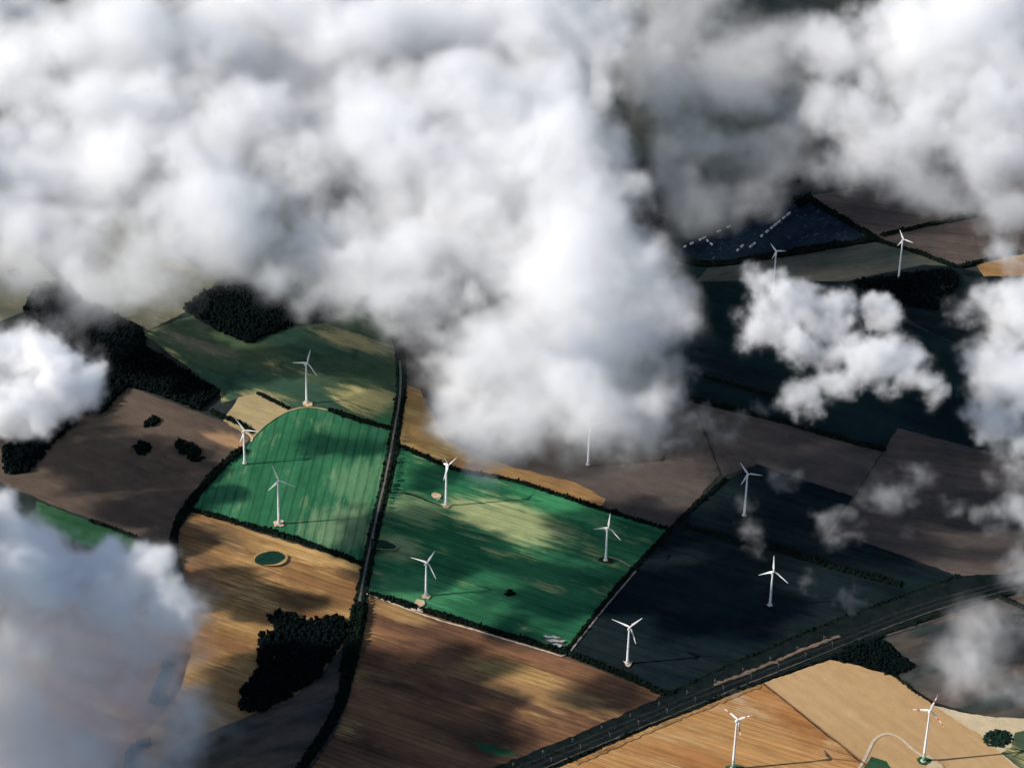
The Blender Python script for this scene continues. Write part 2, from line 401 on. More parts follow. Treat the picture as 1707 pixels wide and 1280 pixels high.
FIELDS = [
    ('brown_field', [(215, 645), (425, 722), (402, 748), (372, 770), (345, 803), (316, 838), (291, 882), (290, 928), (255, 905), (200, 885), (110, 850), (-60, 780), (-60, 640), (130, 690)], M_MAUVE, 'bare brown field with three dark copses west of green crop'),
    ('grass_strip', [(60, 835), (110, 853), (200, 888), (256, 908), (289, 930), (300, 962), (311, 1002), (282, 970), (215, 935), (60, 880)], M_GRASS, 'narrow green grass strip beside the bottom cloud'),
    ('stubble_field', [(300, 880), (320, 852), (605, 942), (601, 1000), (590, 1050), (572, 1150), (545, 1230), (500, 1290), (-80, 1330), (-80, 1040), (312, 1004), (302, 965), (290, 925)], M_STUBBLE_W, 'golden stubble field around the dark wood and oval pond'),
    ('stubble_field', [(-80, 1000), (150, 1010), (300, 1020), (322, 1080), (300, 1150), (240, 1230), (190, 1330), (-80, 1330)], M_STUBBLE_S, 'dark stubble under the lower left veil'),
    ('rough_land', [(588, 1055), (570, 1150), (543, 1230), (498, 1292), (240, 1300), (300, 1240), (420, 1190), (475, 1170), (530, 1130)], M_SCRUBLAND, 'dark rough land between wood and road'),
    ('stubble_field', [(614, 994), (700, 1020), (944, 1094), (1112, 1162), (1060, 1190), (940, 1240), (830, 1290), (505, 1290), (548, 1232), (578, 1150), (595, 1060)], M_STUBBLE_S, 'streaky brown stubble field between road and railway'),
    ('green_field', [(786, 1237), (800, 1236), (826, 1241), (862, 1256), (850, 1260), (826, 1259), (806, 1252)], M_GRASS, 'small green corner beside the railway'),
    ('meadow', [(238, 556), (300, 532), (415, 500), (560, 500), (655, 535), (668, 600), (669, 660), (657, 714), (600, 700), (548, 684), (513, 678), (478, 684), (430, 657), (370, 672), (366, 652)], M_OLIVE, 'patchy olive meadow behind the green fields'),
    ('straw_field', [(398, 662), (430, 656), (482, 682), (452, 700), (420, 730), (372, 702)], M_STRAW, 'small straw coloured field beside the curved track'),
    ('straw_field', [(60, 425), (200, 360), (360, 470), (345, 492), (306, 522), (238, 556), (130, 497)], M_STRAW_2, 'straw coloured field between the two far woods'),
    ('tan_field', [(-60, 400), (60, 425), (110, 478), (60, 480), (40, 520), (-60, 560)], M_STRAW_2, 'pale tan field at the far edge of the strip wood'),
    ('ochre_field', [(668, 600), (672, 520), (760, 500), (1150, 640), (1160, 690), (1200, 790), (1118, 880), (1000, 846), (860, 801), (762, 781), (668, 741), (664, 700)], M_GREYBROWN, 'grey brown field under the big white cloud'),
    ('ochre_field', [(668, 640), (700, 650), (745, 735), (850, 778), (960, 805), (1010, 832), (1000, 848), (860, 801), (762, 781), (668, 741), (664, 700)], M_OCHRE, 'ochre strip along the far hedge of the east green field'),
    ('green_field', [(420, 732), (437, 714), (458, 698), (482, 686), (513, 680), (548, 685), (600, 703), (656, 717), (647, 765), (625, 860), (606, 939), (520, 908), (322, 849), (345, 808), (378, 770), (410, 748)], M_GREEN_W, 'bright green crop field with tramlines west of the road'),
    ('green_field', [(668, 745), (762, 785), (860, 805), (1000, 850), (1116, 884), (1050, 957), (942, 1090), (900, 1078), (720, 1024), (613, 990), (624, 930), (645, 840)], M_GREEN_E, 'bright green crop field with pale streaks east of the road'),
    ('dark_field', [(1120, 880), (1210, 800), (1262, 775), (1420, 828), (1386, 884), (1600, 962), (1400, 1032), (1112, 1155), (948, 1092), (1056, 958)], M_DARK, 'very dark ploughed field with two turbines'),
    ('grey_brown_field', [(1150, 672), (1300, 705), (1472, 752), (1422, 828), (1262, 774), (1205, 795), (1165, 690)], M_GREYBROWN, 'grey brown field with long dark hedge at its far side'),
    ('mauve_brown_field', [(1496, 714), (1660, 757), (1780, 790), (1780, 950), (1650, 968), (1602, 962), (1384, 884), (1424, 828), (1474, 752)], M_GREYBROWN_2, 'mauve brown drilled field near the right edge'),
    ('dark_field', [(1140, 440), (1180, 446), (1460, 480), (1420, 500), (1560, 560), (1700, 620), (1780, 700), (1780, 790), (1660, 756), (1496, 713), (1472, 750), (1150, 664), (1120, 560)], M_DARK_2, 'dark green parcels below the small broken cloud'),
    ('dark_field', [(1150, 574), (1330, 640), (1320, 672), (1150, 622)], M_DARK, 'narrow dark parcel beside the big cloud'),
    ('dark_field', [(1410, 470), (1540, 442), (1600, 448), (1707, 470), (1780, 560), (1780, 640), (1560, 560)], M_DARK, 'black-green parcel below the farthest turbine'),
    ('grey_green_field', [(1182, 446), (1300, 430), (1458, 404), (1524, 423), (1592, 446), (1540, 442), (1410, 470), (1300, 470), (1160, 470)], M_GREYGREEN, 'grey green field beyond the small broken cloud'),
    ('brown_field', [(1340, 328), (1470, 310), (1780, 250), (1780, 410), (1700, 422), (1602, 446), (1526, 422), (1460, 396)], M_GREYBROWN_2, 'far brown field at the upper right'),
    ('ochre_field', [(1625, 440), (1707, 424), (1760, 430), (1740, 460), (1640, 462)], M_OCHRE, 'small orange field corner below the far hedge'),
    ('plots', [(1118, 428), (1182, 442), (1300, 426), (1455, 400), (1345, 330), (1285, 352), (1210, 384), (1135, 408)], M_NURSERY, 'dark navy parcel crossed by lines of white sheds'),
    ('orange_field', [(1270, 1140), (1355, 1208), (1446, 1280), (1440, 1330), (780, 1330), (905, 1284), (1100, 1206)], M_ORANGE, 'orange stubble field below the railway'),
    ('tan_field', [(1272, 1139), (1384, 1100), (1420, 1108), (1490, 1128), (1552, 1174), (1640, 1225), (1780, 1330), (1440, 1330), (1447, 1280)], M_TAN, 'pale tan stubble field around the striped turbine'),
    ('brown_field', [(1472, 1062), (1560, 1034), (1668, 998), (1780, 975), (1780, 1240), (1640, 1195), (1555, 1170), (1492, 1128), (1526, 1114)], M_SCRUBLAND, 'grey brown rough field beyond the tan stubble'),
    ('sand_patch', [(1553, 1176), (1600, 1188), (1660, 1197), (1780, 1200), (1780, 1345), (1700, 1288), (1640, 1230)], M_SAND, 'pale sandy strip around the round copse'),
    ('rough_grass', [(1692, 1222), (1720, 1217), (1780, 1232), (1780, 1340), (1712, 1290), (1668, 1256), (1686, 1246)], M_OLIVE, 'olive grass corner behind the round copse'),
    ('rough_grass', [(1438, 1284), (1452, 1262), (1478, 1270), (1500, 1300), (1440, 1310)], M_GRASS, 'green grass inside the bend of the gravel track'),
]
for i, (nm, px, mat, lab) in enumerate(FIELDS):
    sheet(nm, px, mat, lab, seed=20 + i)

# roads and tracks
ROAD = [(650, 470), (656, 535), (668, 600), (669, 655), (659, 720), (646, 790), (627, 875), (609, 960), (601, 1005), (588, 1075), (570, 1165), (540, 1230), (500, 1290), (440, 1350)]
ribbon('road_verge', ROAD, 20, M_VERGE, 'dark grass verge of the tree lined road', wob=1.2)
ribbon('road', [(x - 2, y) for x, y in ROAD], 3.6, M_ASPHALT, 'narrow grey country road running between the green fields', wob=0.15)
ribbon('track', [(612, 1005), (604, 1060), (592, 1110), (580, 1160), (562, 1210), (530, 1260), (500, 1300)], 4, M_SCRUBLAND, 'faint earth track beside the road')
ribbon('track', [(419, 733), (436, 715), (457, 699), (482, 686), (513, 680), (548, 685)], 4.2, M_STRAW, 'pale curved grass track round the green field corner')
ribbon('track', [(408, 722), (416, 726), (420, 733), (417, 739)], 4, M_PAD, 'short curled sand track by the leaning blade turbine')
ribbon('track', [(610, 991), (628, 997), (720, 1031), (800, 1054), (940, 1096)], 3.2, M_TRACK, 'pale gravel track along the lower hedge', wob=0.5)
ribbon('track', [(1060, 953), (1010, 1012), (965, 1068), (950, 1088), (938, 1094), (924, 1091)], 3.0, M_TRACK_GREY, 'grey track along the dark field edge')
ribbon('track', [(1420, 1300), (1437, 1274), (1448, 1252), (1456, 1236), (1470, 1226), (1486, 1225), (1502, 1233), (1520, 1249), (1541, 1264)], 4.6, M_TRACK, 'pale gravel track bending to the striped turbine', wob=0.15)
ribbon('track', [(640, 822), (665, 823), (690, 827), (712, 836), (738, 846)], 3.0, M_VERGE, 'dark earth track to the turbine in the east crop', wob=0.4)
ribbon('track', [(1012, 930), (1030, 934), (1048, 944), (1058, 953)], 3.0, M_TRACK_GREY, 'short grey track joining the shaded turbine')
ribbon('field_margin', [(1272, 1140), (1357, 1208), (1447, 1279)], 3, M_STUBBLE_S, 'dark furrow between orange and tan stubble', smooth=False)
ribbon('field_margin', [(835, 1292), (1000, 1225), (1110, 1170)], 11, M_STUBBLE_S, 'bare brown margin along the railway', smooth=False, wob=1.5)
ribbon('field_margin', [(960, 1275), (1100, 1212), (1272, 1142)], 7, M_STUBBLE_W, 'golden margin of the orange stubble', smooth=False, wob=1.5)
ribbon('field_margin', [(1474, 1062), (1560, 1035), (1668, 999)], 6, M_GREYBROWN_2, 'pale margin of the rough field', smooth=False, wob=1.0)
ribbon('field_margin', [(1384, 886), (1500, 924), (1602, 962), (1650, 970)], 5, M_GREYBROWN_2, 'pale margin between dark and mauve fields', wob=1.0)


def blob_px(cx, cy, rx, ry, seed, n=26, rough=0.16, rot=0.0):
    r = rnd(seed)
    ph = r.uniform(0, 2 * PI, 4)
    out = []
    for k in range(n):
        a = 2 * PI * k / n
        q = 1 + rough * (math.sin(2 * a + ph[0]) * 0.5 + math.sin(3 * a + ph[1]) * 0.4 + math.sin(5 * a + ph[2]) * 0.3)
        u, v = rx * q * math.cos(a), ry * q * math.sin(a)
        out.append((cx + u * math.cos(rot) - v * math.sin(rot), cy + u * math.sin(rot) + v * math.cos(rot)))
    return out


# gravel pads at the turbine feet
PADS = [
    ([(455, 872), (461, 869), (463, 872), (470, 868), (474, 870), (471, 874), (474, 878), (467, 880), (463, 878), (458, 880)], M_PAD, 'four pointed gravel pad at the turbine in the west crop'),
    ([(505, 672), (511, 670), (520, 672), (521, 678), (512, 680), (505, 677)], M_PAD, 'sandy pad on the curved track'),
    ([(734, 843), (740, 841), (752, 843), (747, 849), (741, 849)], M_PAD, 'square gravel pad at the turbine in the east crop'),
    (blob_px(727, 828, 8, 5, 3), M_PAD, 'patch of sandy rubble beside the white container'),
    ([(703, 993), (709, 996), (714, 992), (718, 996), (714, 1001), (708, 999), (704, 1000)], M_PAD, 'winged gravel pad at the turbine near the lower hedge'),
    (blob_px(700, 1007, 8.5, 6, 4), M_PAD, 'round turning place below the winged pad'),
    ([(681, 1013), (690, 1017), (700, 1014), (706, 1020), (704, 1023), (694, 1020), (686, 1019)], M_TRACK, 'pale gravel entrance of the turning place'),
    ([(1038, 1103), (1046, 1107), (1055, 1105), (1052, 1109), (1048, 1114), (1043, 1112), (1041, 1107)], M_PAD, 'small star shaped pad in the dark field'),
    ([(1275, 1007), (1283, 1010), (1291, 1010), (1287, 1014), (1281, 1015), (1277, 1011)], M_GREYBROWN, 'dim grey pad in the dark field'),
    ([(1546, 1258), (1557, 1266), (1568, 1275), (1580, 1290), (1540, 1290), (1548, 1272), (1541, 1268)], M_SAND, 'pale crane pad at the striped turbine'),
    (blob_px(1224, 1281, 15, 4, 8), M_GRASS, 'ring of dark grass at the cut off turbine'),
    (blob_px(1540, 1270, 13, 6, 9), M_GRASS, 'ring of green grass at the striped turbine'),
    (blob_px(925, 1070, 20, 5, 5, rough=0.5, rot=0.25), M_GREYBROWN, 'trampled ground under the white film strips'),
    (blob_px(1010, 936, 12, 5, 12, rot=0.1), M_VERGE, 'dark bare ground at the shaded turbine'),
]
for i, (px, mat, lab) in enumerate(PADS):
    sheet('gravel_pad', px, mat, lab, jitter=0.35, seed=70 + i, step=4.0)

# ponds
sheet('pond_bank', blob_px(452, 933, 27.5, 12.8, 11, rough=0.08), M_STUBBLE_RIM, 'pale rim of the oval pond', jitter=0.4, seed=90)
sheet('pond', blob_px(450, 933, 25, 11.5, 12, rough=0.06, rot=-0.12), M_POND, 'oval dark green pond in the golden stubble', jitter=0.3, seed=91)
sheet('pond_bank', [(620, 897), (645, 901), (662, 908), (665, 915), (659, 920), (640, 919.5), (620, 917)], M_HOLLOW_RIM, 'pale rim of the dark hollow by the road', jitter=0.3, seed=92)
sheet('pond', [(619, 900), (643, 904), (657, 910), (661, 915), (655, 918), (640, 918), (619, 915)], M_POND, 'dark hollow beside the tree lined road', jitter=0.3, seed=93)

# ------------------------------------------------------------------ railway
RAIL_PX = [(760, 1330), (870, 1281), (1105, 1183), (1335, 1090), (1530, 1014), (1690, 970), (1800, 945)]
RAIL = ground_line(RAIL_PX, True, 10)
EMB = [(800, 1290), (940, 1236), (1108, 1162), (1250, 1098), (1400, 1034), (1600, 963), (1660, 960), (1800, 935), (1800, 965), (1668, 996), (1470, 1062), (1384, 1099), (1270, 1139), (1100, 1206), (905, 1284), (800, 1330), (700, 1330)]
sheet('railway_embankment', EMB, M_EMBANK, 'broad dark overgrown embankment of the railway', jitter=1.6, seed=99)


def offset_line(L, d):
    T = np.gradient(L, axis=0)
    T /= np.linalg.norm(T, axis=1)[:, None]
    return L + np.stack([-T[:, 1], T[:, 0]], 1) * d


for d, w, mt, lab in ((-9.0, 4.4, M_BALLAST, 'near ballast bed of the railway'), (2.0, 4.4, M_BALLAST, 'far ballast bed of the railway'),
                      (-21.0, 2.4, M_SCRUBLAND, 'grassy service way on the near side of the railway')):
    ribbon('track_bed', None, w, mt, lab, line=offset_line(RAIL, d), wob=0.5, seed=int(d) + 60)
ribbon('bank_soil', [(1190, 1145), (1260, 1118), (1330, 1089), (1400, 1062)], 6, M_BANK_SOIL, 'bare brown soil on the railway bank', wob=1.2, seed=77)
for d in (-9.0, 2.0):
    for s in (-0.75, 0.75):
        rl = resample(offset_line(RAIL, d + s), 12.0)[0]
        n = len(rl)
        T = np.gradient(rl, axis=0); T /= np.linalg.norm(T, axis=1)[:, None]
        N = np.stack([-T[:, 1], T[:, 0]], 1) * 0.06
        z0 = LEVEL[0]
        V = np.vstack([np.c_[rl + N, np.full(n, z0)], np.c_[rl + N, np.full(n, z0 + 0.22)], np.c_[rl - N, np.full(n, z0 + 0.22)], np.c_[rl - N, np.full(n, z0)]])
        F = [(k * n + i, k * n + i + 1, (k + 1) * n + i + 1, (k + 1) * n + i) for k in range(3) for i in range(n - 1)]
        tag(link('rail', mesh_np('rail', V, F), M_RAIL), 'steel rail of the railway', kind='structure')


# ------------------------------------------------------------------ solid helpers
def lathe(rings, n=20, cap=True):
    """rings: [(z, r)]"""
    V, F = [], []
    for z, r in rings:
        for k in range(n):
            a = 2 * PI * k / n
            V.append((r * math.cos(a), r * math.sin(a), z))
    for i in range(len(rings) - 1):
        for k in range(n):
            V0 = i * n
            F.append((V0 + k, V0 + (k + 1) % n, V0 + n + (k + 1) % n, V0 + n + k))
    me_v, me_f = V, F
    if cap:
        c0 = len(V); V.append((0, 0, rings[0][0])); c1 = len(V); V.append((0, 0, rings[-1][0]))
        for k in range(n):
            F.append((c0, (k + 1) % n, k, c0))
            o = (len(rings) - 1) * n
            F.append((c1, o + k, o + (k + 1) % n, c1))
    return V, F


def poly_mesh(name, V, F, smooth=True):
    me = bpy.data.meshes.new(name)
    me.from_pydata([tuple(v) for v in V], [], [tuple(dict.fromkeys(f)) for f in F])
    me.update()
    if smooth:
        me.polygons.foreach_set('use_smooth', [True] * len(me.polygons))
    return me


def box_mesh(name, x0, x1, y0, y1, z0, z1, bevel=0.0):
    bm = bmesh.new()
    bmesh.ops.create_cube(bm, size=1.0)
    for v in bm.verts:
        v.co = Vector((x0 + (v.co.x + .5) * (x1 - x0), y0 + (v.co.y + .5) * (y1 - y0), z0 + (v.co.z + .5) * (z1 - z0)))
    if bevel:
        bmesh.ops.bevel(bm, geom=bm.edges[:], offset=bevel, segments=2, affect='EDGES')
    me = bpy.data.meshes.new(name)
    bm.to_mesh(me)
    bm.free()
    return me


# ------------------------------------------------------------------ wind turbines
def blade_section(R, r0, r1, n=10, swell=1.0, pitch=0.0):
    """closed tapered aerofoil between radii r0 and r1 (fractions of R); span along +Z, thickness along Y"""
    V, F = [], []
    m = 12
    for i in range(n + 1):
        t = r0 + (r1 - r0) * i / n
        if t < 0.06:
            chord, thick = 1.5, 1.5
        else:
            u = min(1.0, (t - 0.06) / 0.16)
            u = u * u * (3 - 2 * u)
            c_in = 1.5 + (3.3 - 1.5) * u
            taper = 1.0 - max(0.0, (t - 0.22) / 0.78) ** 0.9 * 0.80
            chord = c_in * taper * swell
            thick = (1.5 + (0.62 - 1.5) * u) * (1.0 - 0.75 * t)
        if t > 0.97: chord *= 0.6
        tw = math.radians(16.0) * (1 - t) ** 2 + math.radians(pitch)
        bend = -0.035 * R * t * t
        for k in range(m):
            a = 2 * PI * k / m
            x = chord * (0.5 * math.cos(a) - 0.12 * min(1, t / 0.2))
            y = 0.5 * thick * math.sin(a) * (1.0 + 0.35 * math.cos(a))
            V.append((x * math.cos(tw) - y * math.sin(tw), x * math.sin(tw) + y * math.cos(tw) + bend, t * R))
    for i in range(n):
        for k in range(m):
            F.append((i * m + k, i * m + (k + 1) % m, (i + 1) * m + (k + 1) % m, (i + 1) * m + k))
    F.append(tuple(range(m - 1, -1, -1)))
    F.append(tuple(n * m + k for k in range(m)))
    return V, F


def turbine(px, H, R, yaw, roll, label, kind='plain', pitch=0.0, group='wind turbines standing in the fields'):
    b = at(*px)
    root = bpy.data.objects.new('wind_turbine', None)
    COL.objects.link(root)
    root.location = (b[0], b[1], 0.0)
    root.rotation_euler = (0, 0, -math.radians(yaw))       # local +Y is the way the rotor faces
    tag(root, label, 'wind turbine', group)
    z0 = LEVEL[0] - 0.25
    egg = kind == 'striped'
    rb, rt = (2.5, 1.15) if egg else (2.15, 1.30)
    low = z0 + 12.0 if egg else z0
    rad = lambda z: rb + (rt - rb) * ((z - z0) / (H - z0)) ** 0.85
    link('tower', poly_mesh('tower', *lathe([(z, rad(z)) for z in np.linspace(low, H - 1.4, 14)], 24)), M_WHITE, root)
    if egg:
        zz = np.linspace(z0, low, 4)
        for k in range(3):
            link('green_band', poly_mesh('green_band', *lathe([(zz[k], rad(zz[k])), (zz[k + 1], rad(zz[k + 1]))], 24)), M_GREENBAND[k], root)
    else:
        zj = z0 + 0.42 * (H - z0)
        link('flange_ring', poly_mesh('flange_ring', *lathe([(zj - .35, rad(zj) + .06), (zj + .35, rad(zj) + .06)], 24)), M_STEEL, root)
    link('foundation', poly_mesh('foundation', *lathe([(z0 - .2, rb + 2.0), (z0 + .5, rb + 1.9), (z0 + .7, rb + .35)], 28)), M_CONCRETE, root)
    dr = link('door', box_mesh('door', -0.55, 0.55, -rb - 0.12, -rb + 0.5, z0 + .8, z0 + 3.2), M_STEEL, root)
    # nacelle: lofted along local Y
    sec = [(-5.6, 0.7), (-5.2, 1.25), (-3.0, 1.75), (0.0, 1.95), (2.2, 1.75), (3.0, 1.35)] if not egg else \
          [(-4.6, 0.25), (-4.0, 1.2), (-2.6, 2.05), (-0.6, 2.6), (1.4, 2.5), (2.8, 1.9)]
    V, F = [], []
    m = 16
    for y, s in sec:
        for k in range(m):
            a = 2 * PI * k / m
            e = 1.0 if egg else 0.62
            V.append((s * math.copysign(abs(math.cos(a)) ** e, math.cos(a)), y, H + 0.4 + s * math.copysign(abs(math.sin(a)) ** e, math.sin(a))))
    for i in range(len(sec) - 1):
        for k in range(m):
            F.append((i * m + k, i * m + (k + 1) % m, (i + 1) * m + (k + 1) % m, (i + 1) * m + k))
    F.append(tuple(range(m))); F.append(tuple((len(sec) - 1) * m + k for k in range(m - 1, -1, -1)))
    nac = link('nacelle', poly_mesh('nacelle', V, F), M_WHITE, root)
    if not egg:
        link('weather_mast', box_mesh('weather_mast', -0.9, 0.9, -4.6, -4.3, H + 1.9, H + 3.0), M_STEEL, nac)
    hy = 4.1
    V, F = lathe([(0.0, 1.45), (0.9, 1.5), (1.9, 1.2), (2.6, 0.7), (2.95, 0.15)], 18)
    V = [(x, hy - 1.1 + z, H + 0.4 + y) for x, y, z in V]
    link('hub', poly_mesh('hub', V, F), M_WHITE, root)
    for j in range(3):
        a = math.radians(roll + 120 * j)
        mt = Matrix.Translation((0, hy, H + 0.4)) @ Matrix.Rotation(a, 4, 'Y')
        cuts = [(0.03, 0.50, 0), (0.50, 0.64, 1), (0.64, 0.84, 0), (0.84, 0.95, 1), (0.95, 1.0, 0)] if egg else [(0.03, 1.0, 0)]
        bl = None
        for (c0, c1, red) in cuts:
            V, F = blade_section(R, c0, c1, 14 if c1 - c0 > .4 else 5, 1.15, pitch)
            me = poly_mesh('blade' if bl is None else ('red_band' if red else 'white_band'), V, F)
            if bl is None:
                bl = link('blade', me, M_WHITE, root)
                bl.matrix_local = mt
            else:
                link('red_band' if red else 'white_band', me, M_RED if red else M_WHITE, bl)
    return root


TURBINES = [
    ((464.9, 874.4), 87.5, 31, 19, 99, 'white turbine on a four pointed gravel pad in the green field left of the road', 'plain'),
    ((511.2, 672.5), 84.5, 31.5, 27, 15, 'white turbine on the curved pale track behind the green field', 'plain'),
    ((407.9, 774.4), 69.0, 29, 21, 80, 'white turbine at the hedge corner between brown field and green crop', 'plain'),
    ((743.3, 843.7), 86.0, 28, 120, 30, 'white turbine beside a white container, its two raised blades making a V', 'plain', 65.0),
    ((710.0, 994.0), 66.0, 32, 30, 27, 'white turbine above the round turning place near the lower hedge of the green field', 'plain'),
    ((1009.6, 936.3), 67.5, 30, 28, 5, 'white turbine in the shaded corner of the green field by the dark hedge', 'plain'),
    ((1045.6, 1107.0), 71.0, 32, 25, 39, 'white turbine on a star shaped pad at the bottom of the dark field', 'plain'),
    ((1283.1, 1011.2), 69.0, 31, 28, 117, 'white turbine in the middle of the dark field above the railway', 'plain'),
    ((1240.4, 861.4), 86.0, 26, 16, 84, 'grey-white turbine at the far end of the dark field under thin cloud wisps', 'plain'),
    ((1497.5, 466.4), 89.0, 21, 30, 93, 'farthest white turbine, standing before the far brown field at the upper right', 'plain'),
    ((1288.0, 490.0), 93.5, 20, 10, 82, 'distant turbine whose foot is hidden by the small broken cloud', 'plain'),
    ((1221.5, 1283.0), 94.0, 32, 38, 48, 'turbine with red banded blades on the orange stubble, foot cut off by the frame', 'striped'),
    ((1539.0, 1270.6), 98.0, 33, 22, 15, 'turbine with red banded blades and green foot on the pale tan stubble', 'striped'),
    ((980.0, 777.0), 84.0, 28, 26, 60, 'turbine with only its lower tower showing below the big cloud', 'plain'),
]
for t_ in TURBINES:
    turbine(*t_)


# ------------------------------------------------------------------ trees, hedges and woods
def ico(sub):
    bm = bmesh.new()
    bmesh.ops.create_icosphere(bm, subdivisions=sub, radius=1.0)
    V = np.array([v.co[:] for v in bm.verts]); F = np.array([[v.index for v in f.verts] for f in bm.faces])
    bm.free()
    return V, F


ICO1, ICO2 = ico(1), ico(2)


def clump_template(seed, lumps=5, leaves=70):
    """a unit crown (radius about 1, height about 1.7): ragged lumps and loose leaf faces"""
    r = rnd(seed)
    V, F = [], []
    off = 0
    for k in range(lumps):
        c = r.normal(size=3) * (0.42, 0.42, 0.30) + (0, 0, 0.95) if k else np.array([0, 0, .9])
        s = r.uniform(0.42, 0.62) if k else 0.72
        v = ICO1[0] * (1 + r.uniform(-0.28, 0.28, (len(ICO1[0]), 1))) * s * (1, 1, 0.95) + c
        V.append(v); F.append(ICO1[1] + off); off += len(v)
    for k in range(leaves):
        d = r.normal(size=3); d /= np.linalg.norm(d)
        c = d * r.uniform(0.75, 1.10) * (1, 1, 0.8) + (0, 0, 0.95)
        u = r.normal(size=3); u /= np.linalg.norm(u)
        w = np.cross(d, u); w /= np.linalg.norm(w) + 1e-9
        s = r.uniform(0.09, 0.2)
        v = np.array([c + u * s, c + w * s * .8, c - u * s * .9])
        V.append(v); F.append(np.array([[0, 1, 2]]) + off); off += 3
    return np.vstack(V), np.vstack(F)


CLUMPS = [clump_template(s) for s in range(8)]
SMALL_CLUMPS = [clump_template(40 + s, 3, 26) for s in range(6)]


def scatter(name, P, rad, hgt, mat, templates, seed, parent=None, sink=0.15):
    """many crowns of radius rad and height hgt at ground points P, joined into one mesh"""
    r = rnd(seed)
    Vs, Fs, off = [], [], 0
    for i, p in enumerate(P):
        V, F = templates[r.integers(len(templates))]
        a = r.uniform(0, 2 * PI)
        c, s = math.cos(a), math.sin(a)
        k = rad[i]
        h = hgt[i] / 1.75
        W = np.stack([(V[:, 0] * c - V[:, 1] * s) * k + p[0], (V[:, 0] * s + V[:, 1] * c) * k + p[1], (V[:, 2] - sink) * h], 1)
        Vs.append(W); Fs.append(F + off); off += len(V)
    return link(name, mesh_np(name, np.vstack(Vs), np.vstack(Fs)), mat, parent)


def hedge(px, width, height, label, mat=None, smooth=True, seed=0, gaps=0.0):
    L = ground_line(px, smooth)
    L, tot = resample(L, 2.1)
    T = np.gradient(L, axis=0); T /= np.linalg.norm(T, axis=1)[:, None] + 1e-9
    N = np.stack([-T[:, 1], T[:, 0]], 1)
    r = rnd(seed + 300)
    P, R_, H_ = [], [], []
    width *= 1.12
    lanes = max(1, int(round(width / 3.4)))
    wave = np.interp(np.arange(len(L)), np.arange(0, len(L) + 7, 6), r.uniform(0.6, 1.25, len(np.arange(0, len(L) + 7, 6))))
    for i in range(len(L)):
        if r.random() < 0.06 + gaps: continue
        for k in range(lanes):
            o = ((k + .5) / lanes - .5) * width + r.normal() * 0.9
            P.append(L[i] + N[i] * o + r.normal(size=2) * 0.6)
            R_.append(r.uniform(2.3, 3.5)); H_.append(height * wave[i] * r.uniform(0.75, 1.2))
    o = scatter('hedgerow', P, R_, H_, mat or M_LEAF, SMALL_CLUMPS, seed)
    return tag(o, label, 'hedgerow', 'hedgerows between the fields')


